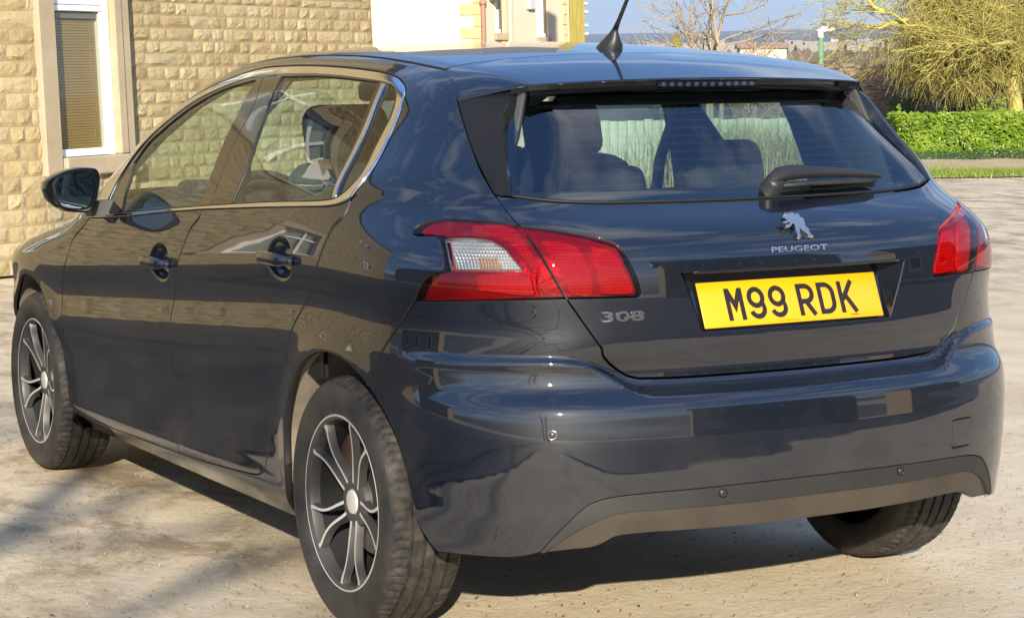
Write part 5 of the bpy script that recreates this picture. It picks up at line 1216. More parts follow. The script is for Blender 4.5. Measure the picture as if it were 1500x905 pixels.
# ---------------- wheels ----------------
WX, HUBZ = .781, .3155
def make_wheel():
    m = MB()
    half = [(.217, -.090), (.226, -.0965), (.240, -.1005), (.262, -.1030), (.282, -.1020), (.296, -.0965), (.305, -.0885), (.3105, -.0790), (.3135, -.0660), (.3145, -.0560), (.3070, -.0545), (.3070, -.0480), (.3150, -.0465), (.3158, -.0200), (.3075, -.0185), (.3075, -.0125), (.3158, -.0110)]
    prof = half+[(r, -x) for r, x in half[::-1]]; nh = len(half); mats = [0 if i < 5 or i >= 2*nh-7 else 1 for i in range(2*nh)]
    NS = 240; b = 0; k = len(prof)
    for i in range(NS):
        a = 2*math.pi*i/NS
        for q, (r, x) in enumerate(prof):
            ph = i % 3 == 0
            if ph and (6 <= q <= 9 or k-10 <= q <= k-7): r -= .0045
            if (i+(1 if q % 2 else 0)) % 4 == 0 and 12 <= q <= k-13: r -= .0012
            a2 = a+ (.02*(x/.06) if abs(x) < .085 else 0)
            m.v.append((x, r*math.cos(a2), r*math.sin(a2)))
    for i in range(NS):
        j = (i+1) % NS
        for q in range(k-1): m.f.append((i*k+q, i*k+q+1, j*k+q+1, j*k+q)); m.m.append(mats[q])
    tyre = (m.v, m.f, m.m)
    r = MB(); r.lathe([(.2215, -.0870), (.2225, -.0920), (.2195, -.0945), (.2165, -.0940), (.2085, -.0860)], n=80, mf=[1, 0, 0, 1, 1])
    r.lathe([(.2085, -.0860), (.2060, -.078), (.2040, -.060)], n=80, m=1); r.lathe([(.2040, -.060), (.200, -.045)], n=80, m=2)
    r.lathe([(.200, -.045), (.192, -.01), (.188, .02), (.186, .085)], n=80, m=2)
    # hub
    r.lathe([(.070, -.038), (.066, -.056), (.056, -.062), (.040, -.064), (.033, -.0625), (.033, -.058)], n=50, m=1)
    r.lathe([(.186, .085), (.12, .075), (.10, .05), (.07, -.030), (.070, -.038)], n=40, m=2)
    rim = (r.v, r.f, r.m)
    spk = []
    for V_ in range(5):
        for sgn in (-1, 1):
            m = MB(); n = 13; base = math.radians(117+72*V_)
            for i in range(n):
                t = i/(n-1); rad = .050+.1605*t
                ang = base+sgn*math.radians(13.0*(.55+.75*t-.35*t*t) if True else 0)*(1.12-.10*t)
                ang = base+sgn*math.radians(16.5-6.0*math.sin(math.pi*min(1, t*1.1))-2.0*t)
                x = -.0635-.006*math.sin(math.pi*t)-.0235*t**1.6; wd = .0058-.0014*math.sin(math.pi*t)+.002*max(0, t-.8)*5
                rad_d = np.array([math.cos(ang), math.sin(ang)]); tan = np.array([-rad_d[1], rad_d[0]]); ce = rad_d*rad
                lw = wd*(.9 if sgn > 0 else .9)
                dk = .020
                for off_, dx in ((-lw-.003, dk), (-lw, .002), (-lw*.85, 0), (lw*.85, 0), (lw, .002), (lw+.003, dk)):
                    p = ce+tan*off_; m.v.append((x+dx, p[0], p[1]))
            for i in range(n-1):
                for q in range(5): m.f.append((i*6+q, i*6+q+1, (i+1)*6+q+1, (i+1)*6+q)); m.m.append(0 if q == 2 else 1)
            spk.append((m.v, m.f, m.m))
    def mk(d, nm, mats, sm_=True):
        me = bpy.data.meshes.new(nm); me.from_pydata(d[0], [], d[1]); [me.materials.append(x) for x in mats]; me.polygons.foreach_set('material_index', d[2]); me.polygons.foreach_set('use_smooth', [sm_]*len(d[1]))
        bm = bmesh.new(); bm.from_mesh(me); bmesh.ops.recalc_face_normals(bm, faces=bm.faces); bm.to_mesh(me); bm.free(); me.update(); me.set_sharp_from_angle(angle=math.radians(38)); return me
    T_ = mk(tyre, 'tyre', [M['sidewall'], M['tread']]); R_ = mk(rim, 'wheel', [M['rim_bright'], M['rim_dark'], M['dark']]); SP = [mk(s, 'spoke', [M['rim_bright'], M['rim_dark']]) for s in spk]
    m = MB(); m.lathe([(.0001, -.0685), (.020, -.0680), (.0295, -.0655), (.0325, -.060)], n=36); CP = mk((m.v, m.f, m.m), 'centre_cap', [M['rim_bright']])
    m = MB(); m.lathe([(.0001, -.062), (.006, -.062), (.0085, -.059), (.0095, -.045)], n=10); BT = mk((m.v, m.f, m.m), 'wheel_bolt', [M['steel']])
    m = MB(); m.lathe([(.05, -.012), (.135, -.014), (.138, -.010), (.138, .010), (.05, .010)], n=60); DS = mk((m.v, m.f, m.m), 'brake_disc', [M['disc']])
    return T_, R_, SP, CP, BT, DS
T_, R_, SP, CP, BT, DS = make_wheel()
for (sx, y, rot) in ((-1, 0, 0), (-1, 2.62, 8), (1, 0, 40), (1, 2.62, 20)):
    wh = link('wheel', R_, car); wh.location = (sx*WX, y, HUBZ); wh.rotation_euler = (math.radians(rot), 0, 0 if sx < 0 else math.pi)
    link('tyre', T_, wh)
    for s in SP: link('spoke', s, wh)
    link('centre_cap', CP, wh); link('brake_disc', DS, wh)
    for k_ in range(5):
        b_ = link('wheel_bolt', BT, wh); a = math.radians(117+36+72*k_); b_.location = (.006, .0535*math.cos(a), .0535*math.sin(a))
    cl_ = rbox('brake_caliper', (.05, .075, .10), .012, M['caliper'], wh, (-.008, .085, .10), (math.radians(-40), 0, 0), seg=2)
# wheel-arch liners: dusty moulded tunnels
for sx in (-1, 1):
    for yc in (0, 2.62):
        m = MB(); n = 40; R1_ = .392
        angs = np.linspace(math.radians(-9 if yc == 0 else -10), math.radians(172 if yc == 0 else 188), n)
        hwm = [min(.868, float(abs(fwd(np.array([Q(yc+R1_*.97*math.cos(a), .325+R1_*.97*math.sin(a))[0]]), np.array([max(.24, .325+R1_*.97*math.sin(a))]))[0, 0]))-.022) for a in angs]
        for x in (.868, .80, .70, .60): m.v += [(sx*min(x, h_-(.868-x)*.5), yc+R1_*math.cos(a)*(1.0 if x < .86 else .978), .325+R1_*math.sin(a)*(1.0 if x < .86 else .978)) for a, h_ in zip(angs, hwm)]
        for i in range(3):
            for k_ in range(n-1): m.f.append((i*n+k_, i*n+k_+1, (i+1)*n+k_+1, (i+1)*n+k_)); m.m.append(0)
        b = len(m.v); m.v.append((sx*.60, yc, .30)); e = 3*n
        for k_ in range(n-1): m.f.append((e+k_, e+k_+1, b)); m.m.append(1)
        fixn(m.build('wheel_arch_liner', [M['liner'], M['dark']], car, True))
# dark inner shell behind the gaps, floor and underbody
def shell(name, q0, q1, z0, z1, off, mat, nq=70, nz_=16, skip=None):
    qs = np.linspace(q0, q1, nq); zs = np.linspace(z0, z1, nz_); A, B = np.meshgrid(qs, zs); P = fwd(A.ravel(), B.ravel(), off, lambda x, y, z: F(x, y, z, False)); Fc = []
    for j in range(nz_-1):
        for i in range(nq-1):
            cxy = P[[j*nq+i, j*nq+i+1, (j+1)*nq+i+1, (j+1)*nq+i]].mean(0)
            if skip and skip(cxy): continue
            if cxy[1] > 2.0 and cxy[2] > float(T(0., cxy[1]))-.16: continue
            Fc.append((j*nq+i, j*nq+i+1, (j+1)*nq+i+1, (j+1)*nq+i))
    return mesh(name, P, Fc, mat, car)
ws_ = lambda p: math.hypot(p[1], p[2]-.325) < .42 or math.hypot(p[1]-2.62, p[2]-.325) < .42
for sx in (-1, 1): shell('inner_panel', sx*.55, sx*4.55, .30, .90, -.036, M['dark'], 110, 20, ws_)
shell('rear_inner_panel', -.60, .60, .36, .74, -.075, M['dark'], 40, 16)
def tub():
    m = MB()
    m.box((0, 1.75, .25), (1.10, 3.0, .02)); m.box((0, 1.40, .215), (1.56, 1.72, .03))
    m.box((0, -.42, .40), (1.15, .42, .06)); m.box((0, 2.95, .30), (1.2, .6, .12)); m.box((0, 2.17, .62), (1.3, .03, .62))
    m.build('underbody', M['dark'], car)
tub()
# ---------------- cabin ----------------
def seat(x, y, w_=.50, back=True, mat=M['cloth']):
    o = rbox('seat_cushion', (w_, .50, .17), .055, mat, car, (x, y+.22, .50), (math.radians(6), 0, 0))
    b = rbox('seat_back', (w_, .15, .66), .06, mat, car, (x, y-.07, .80), (math.radians(-15), 0, 0), taper=(.80, .85), seg=4)
    h = rbox('headrest', (.27, .10, .18), .05, mat, b, (0, .0, .415), (0, 0, 0), seg=4)
    for s in (-1, 1):
        m = MB(); m.tube([(s*.06, 0, .30), (s*.06, 0, .42)], .006, 8); m.build('headrest_post', M['satin_chrome'], b, True)
    return b
seat(-.37, 1.00); seat(.37, 1.00)
rbox('bench_cushion', (1.24, .48, .16), .06, M['cloth'], car, (0, .33, .50))
bb = rbox('bench_back', (1.24, .14, .60), .06, M['cloth'], car, (0, .06, .77), (math.radians(-18), 0, 0))
for x in (-.37, .37): rbox('rear_headrest', (.27, .09, .15), .045, M['cloth'], bb, (x, -.01, .355), seg=4)
rbox('rear_headrest', (.22, .08, .10), .04, M['cloth'], bb, (0, -.01, .315), seg=4)
m = MB(); m.add([(-.62, -.02, 1.0), (.62, -.02, 1.0), (.56, -.47, 1.035), (-.56, -.47, 1.035), (-.62, -.02, .985), (.62, -.02, .985), (.56, -.47, 1.015), (-.56, -.47, 1.015)], [(0, 1, 2, 3), (4, 7, 6, 5), (0, 3, 7, 4), (1, 5, 6, 2), (2, 6, 7, 3), (0, 4, 5, 1)]); fixn(m.build('parcel_shelf', M['shelf'], car))
m = MB(); m.box((0, -.30, .78), (1.1, .40, .02)); m.build('boot_floor', M['interior'], car)
rbox('dashboard', (1.42, .42, .22), .07, M['interior'], car, (0, 1.93, .90), (math.radians(-6), 0, 0))
rbox('instrument_hood', (.36, .20, .08), .03, M['interior'], car, (-.40, 1.86, 1.0))
# steering wheel
m = MB(); P = [Vector((.172*math.cos(a), 0, .172*math.sin(a))) for a in np.linspace(0, 2*math.pi, 41)]; m.tube(P, .0155, 8, cap=False); stw = m.build('steering_wheel', M['interior'], car, True)
stw.location = (-.40, 1.58, .905); stw.rotation_euler = (math.radians(-24), 0, 0)
rbox('wheel_boss', (.17, .05, .12), .03, M['interior'], stw); 
for a in (180, 0, 270): m = MB(); m.tube([(0, 0, 0), (.165*math.cos(math.radians(a)), 0, .165*math.sin(math.radians(a)))], .016, 8); m.build('wheel_spoke', M['satin_chrome'], stw, True)
mr = rbox('interior_mirror', (.23, .035, .065), .02, M['black'], car, (0, 1.50, 1.325))
# headliner, pillar trims, belts
yy_ = np.linspace(-.12, 1.42, 24); V = []
for y in yy_:
    P = rail(np.array([y]))[0]
    for t in np.linspace(-1, 1, 13): V.append((t*(abs(P[0])-.05), y, float(top(np.array([t*(abs(P[0])-.05)]), np.array([y]), 0., FSp)[0, 2])-.045))
mesh('headliner', V, [(j*13+i, j*13+i+1, (j+1)*13+i+1, (j+1)*13+i) for j in range(23) for i in range(12)], M['headliner'], car, True)
def trimstrip(name, pts, w_, mat, d=(0, 1, 0), par=car):
    m = MB(); A = [Vector(p) for p in pts]; n = len(A)
    for p in A:
        m.v += [tuple(p-Vector(d)*w_/2), tuple(p+Vector(d)*w_/2)]
    for i in range(n-1): m.f.append((2*i, 2*i+1, 2*i+3, 2*i+2)); m.m.append(0)
    b = len(m.v); m.v += [(v[0]-math.copysign(.012, v[0]), v[1], v[2]) for v in m.v[:]]
    for i in range(n-1): m.f.append((b+2*i, b+2*i+2, b+2*i+3, b+2*i+1)); m.f.append((2*i, 2*i+2, b+2*i+2, b+2*i)); m.f.append((2*i+1, b+2*i+1, b+2*i+3, 2*i+3)); m.m += [0, 0, 0]
    return fixn(m.build(name, mat, par, True))
for s in (-1, 1):
    hw = lambda y, z: float(_hw(np.array([y]), np.array([z]))[0])
    trimstrip('windscreen_pillar_trim', [(s*(hw(y, z)-.035), y, z) for y, z in ((2.05, 1.02), (1.9, 1.10), (1.7, 1.20), (1.5, 1.30), (1.3, 1.365), (1.05, 1.385), (.7, 1.385), (.3, 1.37), (.0, 1.34))], .055, M['light_trim'], (0, .75, .66))
    trimstrip('centre_pillar_trim', [(s*(hw(y, z)-.03), y, z) for y, z in ((.86, 1.37), (.92, 1.25), (.98, 1.12), (1.03, 1.0), (1.05, .8))], .10, M['interior'])
    m = MB(); P = [(s*(hw(.86, 1.30)-.055), .86, 1.315), (s*(hw(.95, 1.2)-.050), .93, 1.23), (s*.715, 1.00, 1.10), (s*.725, 1.04, .98), (s*.72, 1.06, .80)]
    o = trimstrip('seat_belt', P, .050, M['belt'])
    trimstrip('rear_pillar_trim', [(s*.50, -.10, 1.33), (s*.54, -.13, 1.22), (s*.585, -.14, 1.10), (s*.62, -.15, .96)], .36, M['interior'])
    trimstrip('door_card', [(s*(hw(y, .9)-.055), y, .80) for y in (.15, .7, 1.3, 1.9)], .38, M['interior'], (0, 0, 1))
# ------- trees and plants -------
def limb(m, p, d, L, r, depth, rnd, spread=.6, nseg=4, up=.15, minr=.004, kids=(2, 4), wig=.25, tips=None, shrink=.66):
    pts = [Vector(p)]; d = Vector(d).normalized()
    for i in range(nseg):
        d = (d+Vector((rnd.gauss(0, wig), rnd.gauss(0, wig), rnd.gauss(0, wig)+up))*.45).normalized(); pts.append(pts[-1]+d*L/nseg)
    rr = [max(minr, r*(1-.55*i/nseg)) for i in range(nseg+1)]
    m.tube(pts, rr, 6 if r > .05 else (4 if r > .012 else 3), cap=False)
    if depth == 0:
        if tips is not None: tips.append((pts[-1], d))
        return
    for _ in range(rnd.randint(*kids)):
        t = rnd.uniform(.35, 1); i = min(nseg-1, int(t*nseg)); q = pts[i].lerp(pts[i+1], t*nseg-i)
        nd = (d+Vector((rnd.gauss(0, spread), rnd.gauss(0, spread), rnd.gauss(0, spread*.7)))).normalized()
        limb(m, q, nd, L*shrink*rnd.uniform(.75, 1.2), rr[i]*.62, depth-1, rnd, spread, nseg, up, minr, kids, wig, tips, shrink)
def bare_tree(name, base, label, h, r, depth, seed, mat, cat='tree', stems=1, spread=.5, group=None, minr=.005, kids=(3, 4), lean_=None, crown_from=.25):
    rnd = random.Random(seed); t = empty(name, tuple(base), label=label, cat=cat, group=group); tm, cm_ = MB(), MB()
    for s in range(stems):
        d = Vector((rnd.gauss(0, .18), rnd.gauss(0, .18), 1)).normalized() if lean_ is None else Vector(lean_).normalized()
        pts = [Vector((0, 0, -.15))]; n = 9
        for i in range(n): d = (d+Vector((rnd.gauss(0, .10), rnd.gauss(0, .10), .05))).normalized(); pts.append(pts[-1]+d*h/n)
        rr = [r*(1-.85*i/n) for i in range(n+1)]; tm.tube(pts, rr, 8)
        for i in range(int(n*crown_from), n+1):
            for _ in range(rnd.randint(2, 3)):
                nd = Vector((rnd.gauss(0, 1), rnd.gauss(0, 1), rnd.uniform(.1, .9))).normalized()
                limb(cm_, pts[i], nd, h*.30*(1-.5*i/n), rr[i]*.55, depth, rnd, spread, 4, .12, minr, kids)
    tm.build('trunk', mat, t, True); cm_.build('crown', mat, t, True); return t
def gnd(u, v, D): p = at(u, v, D); p[2] = 0; return p
bare_tree('birch_tree', gnd(1046, 100, 30), 'pale bare branched tree standing behind the middle of the car roof', 3.6, .050, 2, 21, M['bark'], stems=3, spread=.45, minr=.0045, kids=(2, 4), crown_from=.35)
bare_tree('bare_shrub', gnd(1110, 100, 33), 'low brown leafless shrub right of the pale bare tree', 1.9, .03, 2, 5, M['bark'], 'shrub', stems=4, spread=.5, minr=.0045, kids=(2, 3))
# willow hanging over the hedge on the right
def willow():
    rnd = random.Random(11); base = gnd(1497, 120, 36); t = empty('willow_tree', tuple(base), label='big golden weeping willow hanging over the laurel hedge at the right edge', cat='tree')
    tm, cr_ = MB(), MB(); X, Y = Vector(RH), Vector(VW)
    P = lambda u, v, dy=0: Vector(at(u, v, 36.+dy))-Vector(base)
    tm.tube([P(1492, 245), P(1490, 190), P(1487, 150), P(1482, 120), P(1500, 60), P(1520, -30)], [.16, .14, .125, .12, .10, .08], 9)
    tm.build('trunk', M['willow'], t, True); lb_ = MB()
    limbs = [[P(1485, 130), P(1440, 105, -.5), P(1400, 75, -.8), P(1350, 40, -1), P(1300, 22, -1.2), P(1250, 15, -1.2)], [P(1490, 90), P(1440, 60, .4), P(1385, 56, .6), P(1330, 64, .8), P(1290, 74, .8), P(1240, 80, .9)],
             [P(1500, 60), P(1460, 10, -.6), P(1400, -30, -1), P(1330, -45, -1)], [P(1515, 0), P(1560, -60), P(1640, -90, 1)], [P(1510, 20), P(1480, -60, .8), P(1420, -110, 1.5)], [P(1500, 70), P(1470, 60, -1.4), P(1430, 62, -2.2)], [P(1500, 40), P(1560, 20, -.5), P(1650, 30, -1)],
             [P(1490, 90), P(1450, 62, -.8), P(1415, 60, -1.2), P(1385, 75, -1.4)], [P(1300, 22, -1.2), P(1275, 5, -1.2), P(1240, -15, -1.2)], [P(1330, 30, -1), P(1290, 40, -1), P(1245, 38, -1)]]
    for k_, L_ in enumerate(limbs):
        pts = []; n = len(L_)
        for i in range(n-1):
            for s in range(3): pts.append(L_[i].lerp(L_[i+1], s/3)+Vector((rnd.gauss(0, .03), rnd.gauss(0, .03), rnd.gauss(0, .03))))
        pts.append(L_[-1]); m_ = len(pts); lb_.tube(pts, [max(.008, .050*(1-.88*i/m_)) for i in range(m_)], 6)
        for i in range(2, m_):
            thin = k_ in (0, 1, 8, 9) and i > m_*.42
            for _ in range(3 if thin else 6):
                nd = (Vector((rnd.gauss(0, 1), rnd.gauss(0, 1), rnd.gauss(.1, .5)))+(pts[i]-pts[i-1]).normalized()*.8).normalized()
                limb(lb_, pts[i], nd, rnd.uniform(.35, .7), .008, 2, rnd, .5, 3, -.05, .0045, (2, 3))
    lb_.build('limbs', M['willow'], t, True)
    # drooping twigs
    def cluster(c, n, sp, l0, l1):
        for _ in range(n):
            p = c+X*rnd.gauss(0, sp)+Y*rnd.gauss(0, sp*1.1)+Vector((0, 0, rnd.gauss(0, sp*.55))); L_ = rnd.uniform(l0, l1); ns = 6
            d = (X*rnd.gauss(-.12, .55)+Y*rnd.gauss(0, .5)+Vector((0, 0, rnd.uniform(-.2, .6)))).normalized(); pts = [p]
            for i in range(ns): d = (d+Vector((rnd.gauss(0, .14), rnd.gauss(0, .14), -.33))).normalized(); pts.append(pts[-1]+d*L_/ns)
            r = rnd.uniform(.003, .0065); cr_.tube(pts, [r*(1-.5*i/ns) for i in range(ns+1)], 3, cap=False)
    for (u, v, n, sp, l0, l1) in ((1395, 30, 420, .32, .5, 1.1), (1370, 60, 220, .22, .5, 1.0), (1440, 20, 460, .38, .5, 1.2), (1480, 45, 420, .36, .5, 1.1), (1430, 80, 380, .33, .4, .9), (1390, 90, 260, .24, .4, .8), (1490, 95, 260, .3, .4, .8), (1520, 20, 300, .4, .6, 1.2), (1420, -30, 320, .4, .6, 1.2), (1500, -60, 320, .5, .6, 1.2), (1600, 0, 300, .6, .6, 1.2), (1370, -10, 160, .3, .4, .9), (1365, 100, 90, .15, .4, .7), (1410, 112, 150, .22, .35, .7), (1450, 118, 120, .25, .35, .7), (1310, 45, 30, .3, .2, .4)):
        cluster(P(u, v, rnd.uniform(-.5, .5)), int(n*2.0), sp, l0, l1)
    cr_.build('crown', M['willow'], t, True, kind='stuff')
willow()
def leaves(m, n, fpos, size, rnd, flat=.5, fold=.35, tilt=None):
    for _ in range(n):
        p, nn = fpos(); nn = Vector(nn)+Vector((rnd.gauss(0, flat), rnd.gauss(0, flat), rnd.gauss(0, flat))); nn.normalize()
        a = nn.orthogonal().normalized(); a = Matrix.Rotation(rnd.uniform(0, 6.28), 3, nn) @ a; b = nn.cross(a); L_ = size*rnd.uniform(.65, 1.25); w_ = L_*.44
        p = Vector(p); q0 = p-a*L_/2; q1 = p+a*L_/2-nn*L_*.12; mid = p+nn*0; l = mid+b*w_*.5+nn*w_*fold*.5; r = mid-b*w_*.5+nn*w_*fold*.5
        m.add([q0, l, q1, r, mid-nn*w_*.06], [(0, 4, 1), (4, 2, 1), (0, 3, 4), (4, 3, 2)])
def hedge():
    rnd = random.Random(5); D = 33.5; base = gnd(1440, 240, D); t = empty('laurel_hedge', tuple(base), label='bright green clipped laurel hedge beside the road on the right', cat='hedge')
    zt = float(at(1400, 166, D)[2]); zb_ = float(at(1400, 232, D)[2]); X, Y = Vector(RH), Vector(VW); x0, x1 = -1.32, 4.0
    core = MB(); core.frame((0, 0, 0), X, Y, Vector((0, 0, 1)), (x0+.12, x1), (.12, .95), (zb_+.10, zt-.12)); core.build('branches', M['ivy'], t)
    m = MB(); bump = lambda x, z: .10*noise.noise((x*1.6, z*1.6, 2))+.05*noise.noise((x*4, z*4, 5))
    def f():
        q = rnd.random()
        if q < .72:
            x = rnd.uniform(x0, x1); z = rnd.uniform(zb_-.02, zt); e = max(0, (x0+.25-x))/.25; return X*x+Y*(-.02-bump(x, z)+.35*e*e+rnd.uniform(0, .12))+Vector((0, 0, z)), -Y*.9+Vector((0, 0, .45))
        if q < .93:
            x = rnd.uniform(x0, x1); y = rnd.uniform(0, 1); return X*x+Y*y+Vector((0, 0, zt-.02+.10*noise.noise((x*1.3, y, 4))-.12*(abs(y-.5)*2)**3+rnd.uniform(-.06, .03))), Vector((0, 0, 1))
        y = rnd.uniform(.1, 1); z = rnd.uniform(zb_, zt); return X*(x0+.02+rnd.uniform(0, .1))+Y*y+Vector((0, 0, z)), -X
    leaves(m, 13000, f, .105, rnd)
    # a few tall shoots
    for _ in range(26):
        x = rnd.uniform(x0, x1) if rnd.random() < .4 else rnd.gauss(.2, .12); h = rnd.uniform(.06, .28); y = rnd.uniform(.1, .7)
        for k_ in range(int(h/.02)): 
            leaves(m, 1, lambda: (X*x+Y*y+Vector((rnd.gauss(0, .015), rnd.gauss(0, .015), zt+h*rnd.random()-.03)), -Y+Vector((0, 0, .3))), .07, rnd)
    m.build('foliage', M['laurel'], t, kind='stuff')
    # ivy at its foot
    iv = MB()
    def fi(): x = rnd.uniform(x0+.1, x1); y = rnd.uniform(-.75, .2); return X*x+Y*y+Vector((0, 0, .07+rnd.uniform(.0, .16)*(1-max(0, -y)*.9))), Vector((0, 0, 1))-Y*.6
    leaves(iv, 8000, fi, .05, rnd); o = iv.build('ground_ivy', M['ivy'], None, kind='stuff'); o.location = tuple(base)
    # shrubs behind, dark evergreen
    sb_ = empty('evergreen_bush', tuple(gnd(1370, 150, 38)), label='dark evergreen bush between the laurel hedge and the stone wall', cat='bush'); m2 = MB()
    cs = [(rnd.uniform(-.72, 1.6), rnd.uniform(-.3, .5), rnd.uniform(.5, 1.05)) for _ in range(22)]+[(-.55, 0, 1.35), (-.35, .1, 1.7), (-.2, 0, 1.1)]
    def fs():
        c_ = cs[rnd.randrange(len(cs))]; d = Vector((rnd.gauss(0, 1), rnd.gauss(0, 1), rnd.gauss(0, 1))).normalized(); return X*c_[0]+Y*c_[1]+Vector((0, 0, c_[2]))+d*.26*rnd.random()**.35, d
    leaves(m2, 5200, fs, .075, rnd); m2.build('foliage', M['ivy'], sb_, kind='stuff')
    m3 = MB(); [m3.tube([X*c_[0]*.5+Vector((0, 0, 0)), X*c_[0]+Y*c_[1]+Vector((0, 0, c_[2]))], [.02, .008], 5) for c_ in cs[::3]]; m3.build('stems', M['darkbark'], sb_, True)
hedge()
# verge: earth bank and grass in front of the hedge
def verge():
    X, Y = Vector(RH), Vector(VW); o = gnd(1440, 262, 30.5); m = MB(); n = 40
    for i in range(n+1):
        x = -1.9+7*i/n
        for y, z in ((-1.5, .006), (-1.2, .03), (0, .05), (2.4, .10), (3.4, .12)): m.v.append(tuple(Vector(o)+X*x+Y*(y+.15*noise.noise((x, y, 0)))+Vector((0, 0, z+.02*noise.noise((x*2, y*2, 1))))))
    for i in range(n):
        for k_ in range(4): m.f.append((i*5+k_, i*5+k_+1, i*5+5+k_+1, i*5+5+k_)); m.m.append(0)
    ob = m.build('earth_verge', M['verge'], None, True, kind='structure')
    if ob.data.polygons[0].normal.z < 0: ob.data.flip_normals()
    rnd = random.Random(3); g = MB()
    for _ in range(26000):
        x = rnd.uniform(-1.9, 4.5); e = rnd.random(); y = rnd.gauss(-1.0, .35) if e < .55 else rnd.uniform(-1.2, 2.2)
        if e >= .55 and noise.noise((x*1.1, y*.6, 8)) < -.05 and x > -.3: continue
        p = Vector(o)+X*x+Y*y+Vector((0, 0, .015)); h = rnd.uniform(.03, .11); a = rnd.uniform(0, 6.28); w_ = Vector((math.cos(a), math.sin(a), 0))*.006; l = Vector((rnd.gauss(0, .4), rnd.gauss(0, .4), 1))*h
        g.add([p-w_, p+w_, p+l], [(0, 1, 2)])
    g.build('verge_grass', M['grass'], None, kind='stuff')
verge()
# dark stone wall behind
def darkwall():
    a, b = gnd(1195, 150, 39.5), gnd(1372, 150, 40.5); d = nrm(b-a); L_ = float(np.linalg.norm(b-a)); zt = float(at(1280, 97, 40)[2]); w_ = empty('field_wall', tuple(a), label='dark brown stone wall under the willow, in twig shadow', cat='wall')
    Fm = Matrix.Translation(-Vector(a)) @ wallframe(a, d, Zv); m = MB(); V = [Fm @ Vector(p) for p in [(x, y, z) for x in (-1.5, L_+2) for y in (.03, .4) for z in (-.2, zt-.03)]]
    m.add(V, [(0, 1, 3, 2), (4, 6, 7, 5), (0, 4, 5, 1), (2, 3, 7, 6), (0, 2, 6, 4), (1, 5, 7, 3)]); core = m.build('core', M['darkstone'], w_)
    rnd = random.Random(2); SM = []
    for i in range(6):
        q = STN[i].copy(); q.materials.clear(); q.materials.append(M['darkstone']); SM.append(q)
    z = .1; k = 0
    while z < zt:
        h = rnd.uniform(.07, .13); x = -.3
        while x < L_+.9 and k < 296:
            ww_ = rnd.uniform(.14, .34)
            o = bpy.data.objects.new('walling_stone', SM[rnd.randrange(6)]); COL.objects.link(o); o.parent = core; k += 1
            o.matrix_basis = Fm @ Matrix.Translation((x+ww_/2, .03, z+h/2+rnd.gauss(0, .008))) @ Matrix.Rotation(rnd.gauss(0, .03), 4, 'Y') @ Matrix.Diagonal((ww_-.01, .07, h-.008, 1)); x += ww_
        z += h
    # twiggy creeper hanging on the wall
    m2 = MB()
    for _ in range(26):
        p = Fm @ Vector((rnd.uniform(-.6, L_+.3), -.10+rnd.gauss(0, .05), rnd.uniform(.25, zt+.06))); dd = Vector(d)*rnd.choice((-1, 1))+Vector((0, 0, rnd.gauss(-.1, .3))); limb(m2, p, dd, rnd.uniform(.3, .8), .006, 1, rnd, .4, 4, -.05, .003, (1, 3))
    tw = m2.build('hanging_twigs', M['darkbark'], None, kind='stuff'); tw.location = tuple(a)
darkwall()
